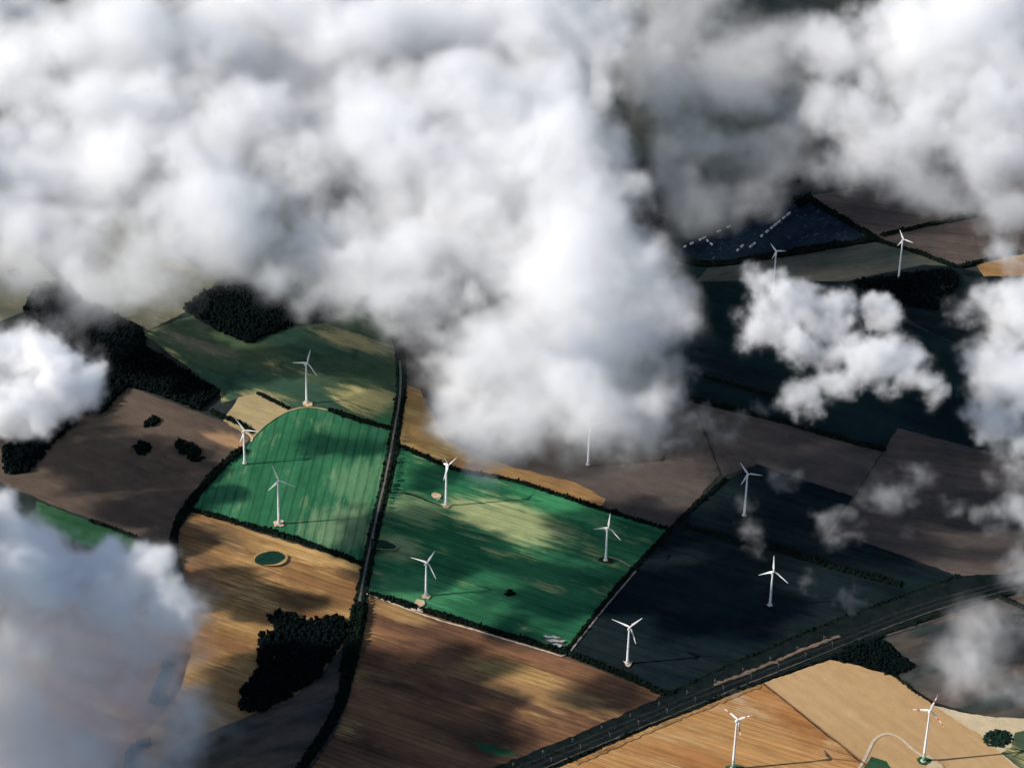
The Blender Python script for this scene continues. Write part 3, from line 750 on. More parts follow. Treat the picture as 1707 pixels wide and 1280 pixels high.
HEDGES = [
    ([(668, 745), (762, 784), (860, 803), (1000, 849), (1118, 884)], 7, 7, 'long dark hedge along the far side of the east green field'),
    ([(318, 850), (440, 884), (520, 909), (604, 941)], 8, 7, 'dark hedge between the west green field and the golden stubble'),
    ([(407, 750), (378, 771), (346, 806), (318, 838), (293, 882), (291, 925), (300, 962), (312, 1000)], 11, 9, 'thick curved hedge between brown field and west green field'),
    ([(548, 684), (600, 702), (654, 716)], 9, 8, 'dark hedge running from the curved track to the road'),
    ([(430, 657), (482, 682)], 6, 6, 'short hedge beside the small straw coloured field'),
    ([(352, 688), (392, 704), (424, 722)], 8, 7, 'dark hedge from the strip wood to the hedge corner'),
    ([(616, 990), (680, 1010), (720, 1022), (800, 1046), (900, 1076), (944, 1090), (1030, 1122), (1112, 1160)], 9, 8, 'long dark hedge along the lower side of the east green field'),
    ([(1118, 884), (1052, 953), (1000, 1016), (944, 1086)], 5, 6, 'straight dark hedge between the east green field and the dark field'),
    ([(1122, 880), (1165, 838), (1210, 800)], 6, 6, 'dark hedge climbing from the field corner to the grey brown field'),
    ([(1142, 878), (1190, 892), (1238, 908)], 9, 7, 'short black hedge inside the dark field near the field corner'),
    ([(1280, 912), (1340, 930), (1420, 954), (1502, 976)], 13, 9, 'broad black hedge across the upper dark field'),
    ([(1150, 666), (1300, 703), (1390, 730), (1474, 752)], 9, 8, 'long black hedge at the far side of the grey brown field'),
    ([(1458, 400), (1524, 421), (1594, 447)], 9, 8, 'hedge sloping down behind the farthest turbine'),
    ([(1470, 394), (1540, 378), (1625, 362)], 9, 8, 'hedge rising into cloud beyond the farthest turbine'),
    ([(1600, 447), (1650, 434), (1702, 422)], 8, 8, 'thin far hedge above the small orange field corner'),
    ([(1126, 432), (1184, 443), (1300, 427), (1380, 414), (1460, 400)], 15, 10, 'thick black tree belt below the navy parcel'),
    ([(1345, 330), (1400, 365), (1458, 398)], 12, 9, 'tree belt on the slanting side of the navy parcel'),
    ([(1492, 1128), (1520, 1150), (1556, 1174)], 4, 5, 'thin hedge between tan stubble and grey rough field'),
    ([(1668, 998), (1700, 1012), (1740, 1030)], 8, 7, 'dark hedge turning away from the railway'),
    ([(30, 415), (62, 430), (100, 466), (132, 500)], 9, 8, 'tree row leading up from the strip wood into cloud'),
    ([(656, 540), (664, 575), (668, 602)], 14, 9, 'thick hedge at the far end of the road'),
    ([(606, 1008), (596, 1062), (582, 1120), (566, 1178), (534, 1236), (496, 1290)], 14, 8, 'dark overgrown hedge along the lower road'),
    ([(592, 1010), (584, 1060), (570, 1120)], 9, 7, 'short dark hedge between lower road and dark wood'),
    ([(150, 868), (205, 888), (256, 908)], 6, 5, 'low hedge along the narrow grass strip'),
    ([(262, 1170), (258, 1160), (270, 1130), (280, 1105)], 8, 8, 'curved hedge seen through the bottom cloud'),
    ([(250, 1168), (268, 1172), (284, 1166)], 8, 7, 'hook shaped thicket seen through the bottom cloud'),
    ([(212, 1300), (222, 1250), (250, 1240)], 12, 9, 'thicket seen through the lowest part of the bottom cloud'),
    ([(1150, 622), (1240, 648), (1325, 674)], 6, 7, 'faint hedge between the dark parcels beside the big cloud'),
    ([(868, 1280), (960, 1243), (1108, 1180), (1180, 1150)], 5, 4, 'scrubby growth along the far side of the railway'),
    ([(910, 1286), (1100, 1203), (1270, 1136), (1384, 1096), (1470, 1060), (1560, 1030), (1668, 994)], 6, 5, 'scrubby dark growth along the near side of the railway'),
    ([(1112, 1160), (1250, 1096), (1400, 1034), (1600, 962)], 7, 6, 'dark growth where the dark field meets the railway'),
]
for i, (px, w, h, lab) in enumerate(HEDGES):
    hedge(px, w, h, lab, seed=i)


def inside(poly, p):
    x, y = p
    c = False
    n = len(poly)
    for i in range(n):
        x1, y1 = poly[i][:2]; x2, y2 = poly[(i + 1) % n][:2]
        if (y1 > y) != (y2 > y) and x < (x2 - x1) * (y - y1) / (y2 - y1) + x1:
            c = not c
    return c


def wood(px, label, name='wood', spacing=6.5, hgt=12.0, mat=None, seed=0, kind='stuff', cat='wood'):
    g = [at(*p)[:2] for p in px]
    A = np.array(g)
    r = rnd(seed + 900)
    P, R_, H_ = [], [], []
    y = A[:, 1].min()
    while y < A[:, 1].max():
        x = A[:, 0].min()
        while x < A[:, 0].max():
            q = (x + r.normal() * spacing * .42, y + r.normal() * spacing * .42)
            if inside(g, q):
                k = r.uniform(0.6, 1.45)
                P.append(q); R_.append(spacing * 0.95 * k); H_.append(hgt * r.uniform(.82, 1.08))
            x += spacing
        y += spacing * 0.9
    if not P: return None
    if cat == 'copse':                    # rounded crown line, lower at the rim
        ctr = A.mean(0); ext = (A.max(0) - A.min(0)) / 2
        for i in range(len(P)):
            q = np.linalg.norm((np.array(P[i]) - ctr) / ext)
            H_[i] *= 0.45 + 0.65 * max(0.0, 1 - q * q)
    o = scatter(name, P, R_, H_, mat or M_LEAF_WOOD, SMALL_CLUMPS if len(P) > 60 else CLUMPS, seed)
    return tag(o, label, cat, kind=kind)


WOODS = [
    ([(60, 478), (100, 474), (135, 500), (235, 551), (242, 582), (366, 656), (332, 685), (250, 655), (214, 645), (170, 690), (140, 690), (120, 640), (100, 560), (40, 522)], 'long dark strip wood between meadow and brown field', 'wood', 5.2, 13),
    ([(305, 518), (345, 487), (420, 478), (530, 486), (562, 514), (545, 536), (482, 546), (416, 574), (362, 552)], 'dark wedge shaped wood below the middle clouds', 'wood', 5.2, 13),
    ([(445, 1032), (470, 1022), (520, 1040), (555, 1028), (582, 1038), (574, 1064), (530, 1132), (470, 1172), (432, 1190), (402, 1184), (400, 1155), (430, 1124), (434, 1062), (462, 1052)], 'black ragged wood in the golden stubble', 'wood', 5.6, 12),
    ([(1384, 1100), (1420, 1072), (1466, 1066), (1500, 1092), (1526, 1112), (1490, 1128), (1420, 1107)], 'dark green triangular thicket beside the railway', 'wood', 4.6, 6),
    ([(4, 748), (60, 726), (122, 694), (128, 708), (92, 736), (52, 786), (10, 792)], 'dark wood at the left edge under the small round cloud', 'wood', 5.6, 12),
    (blob_px(238, 748, 12, 10, 31), 'small round copse in the brown field', 'copse', 5, 10),
    (blob_px(315, 752, 26, 12, 32, rot=0.55), 'long oval copse in the brown field', 'copse', 5, 10),
    (blob_px(254, 704, 14, 6, 33, rot=-0.4), 'small slanting copse in the brown field', 'copse', 5, 9),
    (blob_px(24, 456, 10, 7, 34), 'small copse in the far tan field', 'copse', 5, 10),
    (blob_px(1664, 1232, 24, 15, 35, rough=0.04), 'round dark copse ringed by pale sand', 'copse', 3.6, 7),
    (blob_px(1704, 1040, 18, 14, 36), 'dark copse cut by the right edge of the rough field', 'copse', 6, 11),
    (blob_px(615, 518, 17, 7, 37), 'small flat copse beyond the olive meadow', 'copse', 5, 9),
    (blob_px(1266, 352, 24, 14, 38), 'tree group at the far side of the navy parcel', 'copse', 6, 13),
    (blob_px(1332, 338, 13, 8, 39), 'pointed tree group at the top of the navy parcel', 'copse', 6, 13),
    (blob_px(1320, 300, 11, 7, 40), 'single dark copse showing through a cloud gap', 'copse', 6, 12),
    (blob_px(1090, 378, 26, 16, 41), 'dark grove at the edge of the big cloud, far side', 'copse', 6, 12),
    ([(1420, 474), (1500, 462), (1580, 452), (1600, 470), (1560, 520), (1470, 500)], 'black wood below the farthest turbine', 'wood', 5.2, 12),
    (blob_px(850, 990, 9, 4, 42), 'small dark bush patch in the shaded green crop', 'copse', 4, 4),
]
for i, (px, lab, nm, sp, h) in enumerate(WOODS):
    wood(px, lab, nm, sp, h, seed=i, cat=nm, mat=M_LEAF_GREEN if 'round dark copse' in lab else None)

# avenue trees: one of each of three kinds, then copies
TREE_MESH = []
for k in range(4):
    V, F = clump_template(80 + k, 6, 110)
    V = V * (2.7, 2.7, 3.9) + (0, 0, 1.2)
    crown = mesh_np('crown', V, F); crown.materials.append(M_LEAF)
    rings = [(0, .34), (.6, .26), (2.6, .2), (5.2, .10)]
    tv, tf = lathe(rings, 8)
    for a in (0.4, 2.5, 4.4):          # limbs
        o = len(tv)
        b0, b1 = Vector((0, 0, 2.6)), Vector((1.5 * math.cos(a), 1.5 * math.sin(a), 4.8))
        for c, s in ((b0, .12), (b1, .04)):
            for q in range(4):
                an = q * PI / 2
                tv.append((c.x + s * math.cos(an), c.y + s * math.sin(an), c.z))
        tf += [(o + q, o + (q + 1) % 4, o + 4 + (q + 1) % 4, o + 4 + q) for q in range(4)]
    trunk = poly_mesh('trunk', tv, tf); trunk.materials.append(M_BARK)
    TREE_MESH.append((crown, trunk))


def tree(p, s, k, label, group):
    root = bpy.data.objects.new('roadside_tree', None)
    COL.objects.link(root)
    root.location = (p[0], p[1], LEVEL[0] - 1.0)
    root.rotation_euler = (0, 0, random.uniform(0, 6.28))
    root.scale = (s * random.uniform(.85, 1.15), s * random.uniform(.85, 1.15), s * random.uniform(.9, 1.2))
    tag(root, label, 'tree', group)
    for nm, me in zip(('crown', 'trunk'), TREE_MESH[k]):
        o = bpy.data.objects.new(nm, me); COL.objects.link(o); o.parent = root


rl = ground_line([(x, y) for x, y in ROAD if 640 < y < 1080], True, 12)
east = resample(offset_line(rl, 7.0), 9.0)[0]
west = resample(offset_line(rl, -7.5), 17.0)[0]
for i, p in enumerate(east):
    if random.random() < 0.08: continue
    tree(p + np.random.default_rng(i).normal(size=2) * .8, random.uniform(.95, 1.5), i % 4, 'dark roadside tree in the row on the east side of the straight road', 'roadside trees on the east verge')
for i, p in enumerate(west):
    if random.random() < 0.25: continue
    tree(p + np.random.default_rng(90 + i).normal(size=2) * 1.2, random.uniform(.7, 1.15), i % 4, 'dark roadside tree in the sparser row on the west side of the straight road', 'roadside trees on the west verge')

# ------------------------------------------------------------------ small built things
# white container by the turbine in the east crop
c = at(731, 836)
root = bpy.data.objects.new('container', None); COL.objects.link(root); root.location = (c[0], c[1], LEVEL[0] - .8); root.rotation_euler = (0, 0, 0.5)
tag(root, 'white site container beside the sandy rubble in the east green field', 'container')
link('body', box_mesh('body', -3.0, 3.0, -1.25, 1.25, .15, 2.7, .05), M_SHED, root)
for k in range(9):
    link('rib', box_mesh('rib', -2.7 + k * .66, -2.55 + k * .66, -1.31, -1.252, .25, 2.6), M_SHED, root)
dd = link('door', box_mesh('door', 3.0, 3.06, -1.1, 1.1, .3, 2.6), M_SHED_ROOF, root)
link('handle', box_mesh('handle', 3.06, 3.12, -.05, .05, .6, 2.2), M_STEEL, dd)
link('skid', box_mesh('skid', -2.9, 2.9, -1.1, 1.1, 0, .15), M_STEEL, root)

# film strips on the green field corner
FILM = [([(905, 1062), (914, 1063), (922, 1062), (934, 1066), (926, 1067), (917, 1066), (909, 1066)], 'upper ragged sheet of white film lying in the green field corner'),
        ([(908, 1069), (920, 1068), (930, 1070), (943, 1070), (938, 1074), (926, 1073), (915, 1072)], 'middle ragged sheet of white film lying in the green field corner'),
        ([(920, 1076), (928, 1075), (937, 1078), (934, 1082), (926, 1079)], 'lower small sheet of white film lying in the green field corner')]
for k, (px, lab) in enumerate(FILM):
    tag(sheet('film_sheet', px, M_FILM, lab, jitter=0.8, seed=k + 3, step=3.0, kind='thing'), None, 'film sheet')


def shed(p, ang, ln, label):
    root = bpy.data.objects.new('white_shed', None)
    COL.objects.link(root); root.location = (p[0], p[1], LEVEL[0] - 1.0); root.rotation_euler = (0, 0, ang)
    tag(root, label, 'shed', 'white sheds in the navy parcel')
    w, h = 1.9, 2.6
    link('wall', box_mesh('wall', -ln / 2, ln / 2, -w, w, 0, h), M_SHED, root)
    a = ln / 2 + .35
    V = [(-a, -w - .4, h), (a, -w - .4, h), (a, w + .4, h), (-a, w + .4, h), (-a, 0, h + 1.0), (a, 0, h + 1.0)]
    link('roof', poly_mesh('roof', V, [(0, 1, 5, 4), (2, 3, 4, 5), (1, 2, 5), (3, 0, 4), (0, 3, 2, 1)], False), M_SHED_ROOF, root)
    link('door', box_mesh('door', -1.2, 1.2, -w - .06, -w, 0.05, 2.6), M_DARKDOOR, root)


def shed_line(a, b, fr, label):
    A, B = at(*a)[:2], at(*b)[:2]
    ang = math.atan2(B[1] - A[1], B[0] - A[0])
    for (f, ln), word in zip(fr, ('first', 'second', 'third', 'fourth', 'fifth', 'sixth', 'seventh')):
        shed(A + (B - A) * f, ang, ln, word + ' ' + label)


shed_line((1268, 398), (1320, 355), ((.03, 6), (.2, 9), (.34, 7), (.46, 12), (.58, 9), (.73, 10), (.88, 14)), 'white shed from the near end of the long line rising to the tree group')
shed_line((1140, 415), (1220, 379), ((.02, 5), (.16, 8), (.34, 6), (.42, 7), (.72, 9), (.93, 8)), 'white shed, counted from the big cloud, in the broken far line')
shed_line((1229, 421), (1242, 409), ((.05, 6), (.6, 8)), 'white shed from the tree belt in the short middle line')
shed_line((1250, 415), (1258, 409), ((.2, 9), (.9, 6)), 'white shed from the tree belt of the pair below the long line')
shed_line((1178, 404), (1191, 415), ((.1, 6), (.6, 7)), 'white shed from the far line in the crosswise pair')

# masts along the railway
MAST = None


def mast(p, ang, label):
    global MAST
    root = bpy.data.objects.new('railway_mast', None)
    COL.objects.link(root); root.location = (p[0], p[1], LEVEL[0] - .8); root.rotation_euler = (0, 0, ang)
    tag(root, label, 'mast', 'masts along the railway')
    if MAST is None:
        MAST = (poly_mesh('pole', *lathe([(0, .26), (9.2, .17)], 8)), box_mesh('arm', -.09, .09, 0, 4.4, 7.4, 7.62), box_mesh('stay', -.06, .06, 0, 3.0, 8.6, 8.75))
        for m_ in MAST: m_.materials.append(M_STEEL_L)
    for nm, me in zip(('pole', 'arm', 'stay'), MAST):
        o = bpy.data.objects.new(nm, me); COL.objects.link(o); o.parent = root


M_STEEL_L = mat_plain('galvanised_steel', (0.16, 0.16, 0.16), (0.22, 0.22, 0.215), 2.0, 0.5, 0.4)
for side, off in ((0, -14.5), (1, 7.5)):
    pts = resample(offset_line(RAIL, off), 55.0)[0]
    nx = resample(offset_line(RAIL, off + .5), 55.0)[0]
    for i, p in enumerate(pts[2:14]):
        t0 = pts[i + 3] - pts[i + 1]
        mast(p, math.atan2(t0[1], t0[0]) + (0 if side == 0 else PI), 'grey steel mast on the %s side of the railway' % ('near' if side == 0 else 'far'))

# ------------------------------------------------------------------ clouds: real density fields filled into volumes
TAB = np.random.default_rng(99).random((64, 64, 64)).astype(np.float32)


def vnoise(P):
    i = np.floor(P).astype(np.int32)
    f = (P - i).astype(np.float32)
    f = f * f * (3 - 2 * f)
    i0 = i & 63
    i1 = (i + 1) & 63
    x, y, z = f[:, 0], f[:, 1], f[:, 2]
    g = lambda a, b, c: TAB[a[:, 0], b[:, 1], c[:, 2]]
    c00 = g(i0, i0, i0) * (1 - x) + g(i1, i0, i0) * x
    c10 = g(i0, i1, i0) * (1 - x) + g(i1, i1, i0) * x
    c01 = g(i0, i0, i1) * (1 - x) + g(i1, i0, i1) * x
    c11 = g(i0, i1, i1) * (1 - x) + g(i1, i1, i1) * x
    return (c00 * (1 - y) + c10 * y) * (1 - z) + (c01 * (1 - y) + c11 * y) * z


def fbm(P, scale, octv, seed, gain=0.56):
    a, s, t = 1.0, 0.0, 0.0
    Q = P / scale + np.array([seed * 7.13, seed * 3.77, seed * 5.31])
    for k in range(octv):
        s = s + a * (vnoise(Q) - 0.5)
        t += a
        a *= gain
        Q = Q * 2.04 + 11.7
    return s / t * 2.0


def cloud_material(name, density, g=0.0):
    m = bpy.data.materials.new(name)
    m.use_nodes = True
    nt = m.node_tree
    nt.nodes.clear()
    o = nt.nodes.new('ShaderNodeOutputMaterial')
    p = nt.nodes.new('ShaderNodeVolumePrincipled')
    p.inputs['Color'].default_value = (1.0, 1.0, 1.0, 1)
    p.inputs['Anisotropy'].default_value = g
    p.inputs['Density'].default_value = density
    nt.links.new(p.outputs[0], o.inputs['Volume'])
    return m


def cloud(blobs, label, density=0.05, vox=9.0, amp=1.5, size=120.0, gain=1.0, flat=0.6, octv=7, seed=1, wisp=0.0, kids=5, rough=0.63, bias=0.2, halo=0.10, detail=0.55, swirl=0.6, tex=0.45,
          name='cloud', kind=None, group='low clouds drifting over the fields'):
    """blobs: (photo x, photo y, radius in photo pixels, height above ground in metres[, strength]); every blob grows smaller
    billows on its sides, then turbulence eats into the whole"""
    Cn, Rr, Wt = [], [], []
    rg = rnd(seed + 4000)
    for b in blobs:
        p = at(b[0], b[1], b[3])
        s = np.linalg.norm(p - CAM) / F_PX
        w = b[4] if len(b) > 4 else 1.0
        r = b[2] * s
        Cn.append(p); Rr.append(np.array([r, r, r * flat]) * 0.86); Wt.append(w)
        for _ in range(kids):
            d = rg.normal(size=3); d /= np.linalg.norm(d)
            k = rg.uniform(0.28, 0.55)
            Cn.append(p + d * r * (1, 1, flat) * rg.uniform(0.6, 0.9)); Rr.append(np.array([r * k, r * k, r * k * (flat * .5 + .5)])); Wt.append(w * rg.uniform(0.7, 1.1))
    Cn, Rr = np.array(Cn), np.array(Rr)
    mg = 1.25 + 0.5 * amp
    lo = (Cn - Rr * mg).min(0)
    hi = (Cn + Rr * mg).max(0)
    lo[2] = max(lo[2], 25.0)
    nn = np.ceil((hi - lo) / vox).astype(int) + 1
    hi = lo + (nn - 1) * vox
    ax = [(lo[k] + np.arange(nn[k]) * vox).astype(np.float32) for k in range(3)]
    Z, Y, X = np.meshgrid(ax[2], ax[1], ax[0], indexing='ij')
    P = np.stack([X.ravel(), Y.ravel(), Z.ravel()], 1)
    base3 = np.full((nn[2], nn[1], nn[0]), -3.0, np.float32)
    w3 = np.zeros_like(base3); s3 = np.zeros_like(base3) + 1e-6
    for c, r, w in zip(Cn, Rr, Wt):
        sl = [slice(max(0, int((c[k] - r[k] * 2.2 - lo[k]) / vox)), int((c[k] + r[k] * 2.2 - lo[k]) / vox) + 2) for k in range(3)]
        x, y, z = ((ax[k][sl[k]] - c[k]) / r[k] for k in range(3))
        q = 1 - np.sqrt(z[:, None, None] ** 2 + y[None, :, None] ** 2 + x[None, None, :] ** 2)
        v = (sl[2], sl[1], sl[0])
        b0 = base3[v]
        h = np.clip(0.25 - np.abs(b0 - q), 0, 1)
        base3[v] = np.maximum(b0, q) + h * h              # smooth union
        e = np.exp(np.clip(q, -2, 1) * 6)
        w3[v] += e * w; s3[v] += e
    base, wgt, wsum = base3.ravel(), w3.ravel(), s3.ravel()
    d = np.zeros(len(P))
    k = np.where(base > -amp * 0.5 - 0.5)[0]
    Q = P[k]
    # stirred air: the billows are sampled through a turbulent displacement, so none keeps its round outline
    stir = np.stack([fbm(Q, size * 0.9, 5, seed + 50 + 9 * a, 0.6) for a in range(3)], 1) * size * swirl
    ij = np.clip(np.rint((Q + stir - lo) / vox).astype(np.int32), 0, nn - 1)
    bw = base3[ij[:, 2], ij[:, 1], ij[:, 0]]
    n = fbm(Q + stir * 0.35, size, octv, seed, rough)
    f = bw + amp * n + bias
    hf = fbm(Q + stir * 0.5, size * 0.30, 5, seed + 23, 0.68)
    f = f + detail * hf * np.clip(1.2 - np.abs(f) * 0.8, 0.15, 1.2)
    v = np.clip(f * gain, 0, 1)
    v = v ** 1.35 * np.clip(1.0 + tex * hf * 2.0, 0.15, 2.0)
    if wisp:
        v = v * np.clip(0.5 + hf * wisp * 2.2, 0, 1)
    u = np.clip((f + 0.40) / 0.8, 0, 1)
    d[k] = (v * (1 - halo) + halo * u * u * np.clip(0.7 + 1.2 * hf, 0, 1.5)) * (wgt[k] / wsum[k])
    # keep a closed empty border
    D = d.reshape(nn[2], nn[1], nn[0])
    D[0] = D[-1] = 0; D[:, 0] = D[:, -1] = 0; D[:, :, 0] = D[:, :, -1] = 0
    me = bpy.data.meshes.new('density_samples')
    me.vertices.add(len(P))
    at_ = me.attributes.new('d', 'FLOAT', 'POINT')
    at_.data.foreach_set('value', D.ravel().astype(np.float32))
    carrier = bpy.data.objects.new('density_samples', me)       # never linked into the scene: only numbers for the volume
    vm = cloud_material('cloud_droplets', density)
    vol = bpy.data.volumes.new('cloud')
    vol.materials.append(vm)
    ob = link(name, vol)
    ng = bpy.data.node_groups.new('cloud_density', 'GeometryNodeTree')
    ng.interface.new_socket('Geometry', in_out='INPUT', socket_type='NodeSocketGeometry')
    ng.interface.new_socket('Geometry', in_out='OUTPUT', socket_type='NodeSocketGeometry')
    N, l = ng.nodes.new, ng.links.new
    gi = N('GeometryNodeObjectInfo'); gi.inputs[0].default_value = carrier
    go = N('NodeGroupOutput')
    vc = N('GeometryNodeVolumeCube')
    si = N('GeometryNodeSampleIndex'); si.data_type = 'FLOAT'; si.domain = 'POINT'
    na = N('GeometryNodeInputNamedAttribute'); na.data_type = 'FLOAT'; na.inputs['Name'].default_value = 'd'
    pos = N('GeometryNodeInputPosition')
    def vm_(op, a, val):
        o = N('ShaderNodeVectorMath'); o.operation = op
        l(a, o.inputs[0])
        if op == 'SCALE': o.inputs['Scale'].default_value = val
        elif val is not None: o.inputs[1].default_value = val
        return o.outputs['Value'] if op == 'DOT_PRODUCT' else o.outputs[0]
    q = vm_('SUBTRACT', pos.outputs[0], lo)
    q = vm_('SCALE', q, 1 / vox)
    q = vm_('ADD', q, (.5, .5, .5))
    q = vm_('FLOOR', q, None)
    q = vm_('DOT_PRODUCT', q, (1, nn[0], nn[0] * nn[1]))
    l(gi.outputs['Geometry'], si.inputs['Geometry']); l(na.outputs[0], si.inputs['Value']); l(q, si.inputs['Index'])
    l(si.outputs[0], vc.inputs['Density'])
    vc.inputs['Min'].default_value = lo
    vc.inputs['Max'].default_value = hi
    for k_, c_ in enumerate('XYZ'): vc.inputs['Resolution ' + c_].default_value = int(nn[k_])
    sm = N('GeometryNodeSetMaterial'); sm.inputs['Material'].default_value = vm
    l(vc.outputs[0], sm.inputs[0]); l(sm.outputs[0], go.inputs[0])
    ob.modifiers.new('volume', 'NODES').node_group = ng
    return tag(ob, label, 'cloud', group, kind)


# the big cumulus in the middle
cloud([(600, 250, 110, 432), (500, 330, 120, 408), (400, 370, 105, 396), (680, 330, 140, 408), (790, 250, 120, 432), (900, 290, 130, 420), (990, 320, 80, 411),
       (580, 400, 100, 387), (760, 420, 140, 381), (900, 450, 150, 372), (1025, 470, 100, 366), (830, 560, 140, 339), (995, 580, 145, 333), (1070, 600, 78, 327),
       (760, 630, 80, 318), (880, 680, 100, 303), (1030, 680, 105, 303), (790, 710, 65, 300), (720, 560, 55, 339), (440, 430, 60, 378, .7), (1075, 690, 60, 300, .6), (565, 330, 85, 410), (785, 495, 95, 360), (640, 470, 95, 366, .9), (720, 500, 95, 357), (1010, 400, 100, 387), (930, 400, 120, 387), (1080, 520, 75, 351, .8), (560, 450, 80, 372, .7), (820, 770, 34, 300, .4)],
      'big white cumulus in the middle, hanging down over the road and ochre field', density=0.026, size=165, vox=7.5, amp=1.2, bias=0.17, tex=0.35, seed=3)
# upper left
cloud([(60, 260, 120, 425), (150, 300, 110, 415), (230, 190, 95, 435), (270, 120, 55, 445), (110, 390, 95, 395), (220, 390, 70, 395, .6), (20, 360, 80, 405), (30, 120, 100, 445), (190, 450, 45, 385, .4), (-20, 20, 80, 465)],
      'tall white cloud at the upper left above the strip wood', density=0.034, size=165, vox=8, amp=1.15, bias=0.34, tex=0.3, seed=5)
# top
cloud([(420, 40, 120, 430), (560, 60, 130, 430), (720, 30, 130, 430), (870, 40, 130, 430), (990, 60, 85, 420), (1000, 130, 60, 400), (640, 140, 90, 400, .5), (480, 140, 90, 400, .4), (800, 140, 90, 400, .5)],
      'broad cloud bank along the top edge, grey on its underside', density=0.033, size=180, vox=8, amp=1.15, bias=0.34, tex=0.3, seed=7)
# top right
cloud([(1450, 60, 85, 400), (1560, 80, 120, 400), (1680, 100, 130, 400), (1430, 190, 80, 380), (1530, 210, 100, 380), (1650, 230, 100, 380), (1430, 280, 60, 360, .4), (1540, 300, 65, 350, .35), (1690, 330, 60, 350, .5), (1700, 10, 150, 420)],
      'white cloud filling the upper right corner', density=0.025, size=150, vox=8, amp=1.3, bias=0.3, seed=9)
# grey veil
cloud([(1120, 110, 110, 205), (1220, 130, 110, 205), (1130, 230, 90, 195), (1250, 240, 90, 195), (1160, 320, 75, 175), (1260, 315, 60, 175), (1310, 80, 70, 205), (1150, 0, 120, 215), (1320, 200, 80, 195)],
      'thin blue grey veil between the top bank and the corner cloud', density=0.0062, amp=0.9, size=190, gain=1.1, seed=11, kids=3, bias=0.22, tex=0.25)
cloud([(380, 230, 120, 440), (330, 100, 110, 460), (200, 60, 120, 480), (330, 360, 110, 420), (250, 480, 70, 400, .6), (640, 200, 130, 440), (860, 200, 130, 440), (480, 470, 60, 390, .5), (60, 430, 80, 400, .5), (190, 470, 95, 400, .6), (290, 500, 60, 390, .5), (120, 400, 90, 400, .7), (115, 160, 95, 480), (250, 250, 85, 470)],
      'thin grey veil filling the gaps between the upper clouds', density=0.021, amp=0.8, size=190, gain=1.1, seed=12, kids=3, bias=0.32, tex=0.2)
# small broken cloud
cloud([(1290, 472, 36, 415), (1275, 510, 38, 410), (1310, 505, 46, 410), (1285, 560, 44, 405), (1370, 525, 50, 410), (1350, 580, 48, 400), (1420, 575, 36, 400), (1440, 612, 50, 395), (1490, 590, 48, 395), (1510, 640, 38, 390), (1470, 515, 26, 405), (1333, 670, 36, 385), (1400, 640, 36, 390), (1550, 665, 22, 385, .5)],
      'small broken white cloud over the dark parcels on the right', density=0.055, vox=5, amp=1.5, size=75, gain=1.2, bias=0.22, detail=0.7, seed=13)
# right edge
cloud([(1700, 520, 70, 300), (1640, 600, 40, 290), (1700, 620, 75, 290), (1660, 690, 45, 280), (1710, 730, 60, 280), (1620, 520, 30, 300, .4), (1705, 850, 45, 260, .5), (1700, 930, 42, 250, .5), (1690, 790, 38, 260, .4), (1690, 430, 45, 320, .4)],
      'ragged white cloud along the right edge', density=0.042, vox=6, amp=1.8, size=85, gain=1.2, bias=0.18, detail=0.6, seed=15)
# small round cloud left
cloud([(30, 590, 84, 400), (95, 595, 55, 400), (90, 650, 56, 390), (20, 670, 62, 385), (125, 630, 32, 390), (60, 695, 34, 380, .7), (-35, 625, 38, 400)],
      'small round white cloud at the left edge before the strip wood', density=0.10, vox=6, amp=1.3, size=85, gain=1.2, bias=0.26, seed=17)
# bottom left
cloud([(30, 900, 75, 300), (120, 920, 68, 300), (50, 980, 100, 295), (180, 960, 75, 290, .8), (240, 960, 60, 290, .6), (280, 1010, 55, 285, .45), (-60, 950, 110, 300)],
      'bright crown of the cloud at the lower left edge', density=0.13, amp=1.05, size=130, vox=7, bias=0.28, tex=0.3, seed=19)
cloud([(150, 1040, 150, 220), (60, 1120, 170, 220), (230, 1050, 120, 220), (290, 1080, 90, 210, 1.3), (150, 1200, 150, 200), (250, 1160, 110, 205, 1.1), (310, 1170, 80, 200, 1.2), (250, 1000, 80, 220, 1.3), (60, 1260, 160, 200), (200, 1280, 110, 195, .8), (330, 1100, 60, 205), (-50, 1050, 150, 220)],
      'blue grey veil spreading below the bright crown at the lower left', density=0.018, amp=0.75, size=140, gain=1.0, tex=0.25, seed=22, kids=3, bias=0.2)
# loose wisps
W = [((1215, 720, 45, 180), 'faint wisp above the turbine at the far end of the dark field'), ((1310, 795, 34, 170), 'slanting wisp right of the turbine at the far end of the dark field'),
     ((1255, 885, 36, 160), 'small torn wisp over the broken black hedge'), ((1345, 972, 20, 140), 'tiny puff beside the turbine in the middle of the dark field'),
     ((1412, 1005, 30, 140), 'small puff just above the railway'), ((1600, 1115, 110, 170), 'thin veil drifting over the grey rough field'),
     ((1690, 1160, 65, 170), 'denser end of the veil at the right edge'), ((1235, 1168, 22, 130), 'tiny smoky puff behind the red banded rotor'),
     ((1480, 830, 55, 170), 'faint wisp over the mauve brown field'), ((1390, 880, 40, 165), 'faint wisp at the corner of the mauve brown field'),
     ((810, 800, 40, 190), 'thin tail of the big cumulus over the east green field'), ((1120, 730, 60, 210), 'thin fringe below the right side of the big cumulus'), ((985, 728, 40, 200), 'thin fringe around the turbine half hidden by the big cumulus')]
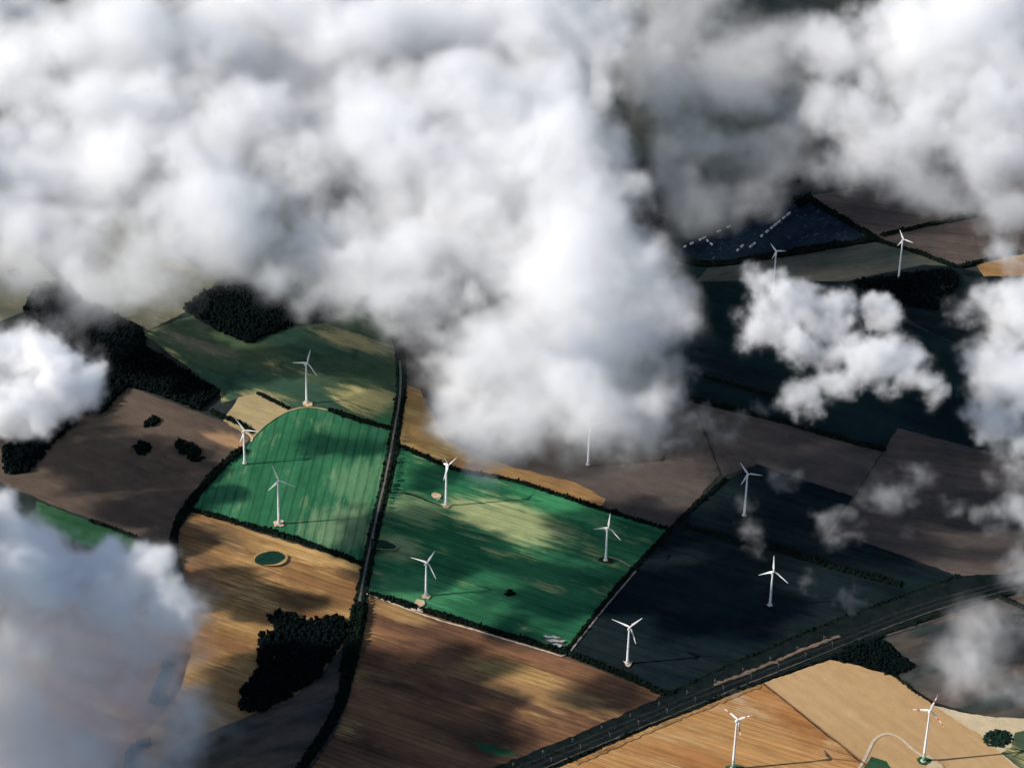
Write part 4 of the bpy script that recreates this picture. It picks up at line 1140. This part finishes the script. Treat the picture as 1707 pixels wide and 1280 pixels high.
for i, (b, lab) in enumerate(W):
    x, y, r, h = b
    q = rnd(500 + i)
    bl = [(x, y, r * .7, h)] + [(x + q.normal() * r * .6, y + q.normal() * r * .55, r * q.uniform(.35, .6), h + q.normal() * 8) for _ in range(5)]
    cloud(bl, lab, density=0.0125, vox=5 if r < 50 else 6, amp=1.3, size=max(26, r), gain=1.0, seed=30 + i, wisp=0.4, kids=2)
# unseen clouds added beyond the left edge of view to cast shadows on the fields
def over(tx, ty, r, h, w=1.0):
    """where a cloud of radius r at height h is placed for its shadow to lie at photo pixel (tx, ty)"""
    p = at(tx, ty) - np.array(LIGHT) * (h / math.sin(SUN_EL))
    d = p - CAM
    z = d @ FW
    return (853.5 + F_PX * (d @ RT) / z, 640 - F_PX * (d @ UP) / z, r * F_PX / np.linalg.norm(d), h, w)


low_shade_clouds = [over(*b) for b in ((375, 985, 64, 345), (310, 902, 52, 345), (300, 600, 70, 330), (200, 770, 100, 330, .6), (90, 700, 90, 330, .8), (350, 640, 50, 330),
                               (300, 790, 50, 330, .9), (340, 835, 36, 340), (420, 605, 60, 430), (455, 1010, 50, 430), (240, 850, 70, 330, .9), (320, 560, 60, 340))]
high_shade_clouds = [over(*b) for b in ((560, 742, 40, 640), (612, 750, 34, 660), (600, 606, 62, 640), (500, 595, 56, 600), (610, 545, 50, 640, .8), (735, 795, 36, 740, .8),
                                (1050, 885, 80, 960), (930, 1000, 74, 860), (1010, 980, 70, 920), (870, 950, 40, 840, .8), (735, 1130, 80, 740), 
                                (720, 1240, 70, 740), (860, 1062, 40, 820, .8), (1000, 1150, 40, 880, .6), (1180, 1000, 90, 1020), (1640, 850, 80, 1120, .7), (1640, 1080, 70, 1120, .7), (600, 1110, 40, 640, .8))]
cloud(low_shade_clouds, 'broken low clouds added beyond the left edge to cast shadows on the brown field', density=0.2, vox=9, amp=1.1, size=70, gain=1.3, bias=0.28, seed=61, kids=3, flat=0.45, name='clouds', kind='stuff', group=None)
cloud(high_shade_clouds, 'broken higher clouds added beyond the left edge to cast shadows on the green fields', density=0.2, vox=10, amp=1.1, size=70, gain=1.3, bias=0.28, seed=63, kids=3, flat=0.45, name='clouds', kind='stuff', group=None)
cloud([(-190, 930, 100, 460), (-230, 1000, 130, 440), (-190, 1100, 110, 430)],  # unseen cloud added off the lower left to shade veil and stubble
      'dense cloud added beyond the lower left edge, shading the veil and the streaky stubble', density=0.2, vox=10, amp=1.1, size=110, gain=1.3, bias=0.3, seed=65, kids=4, name='clouds', kind='stuff', group=None)
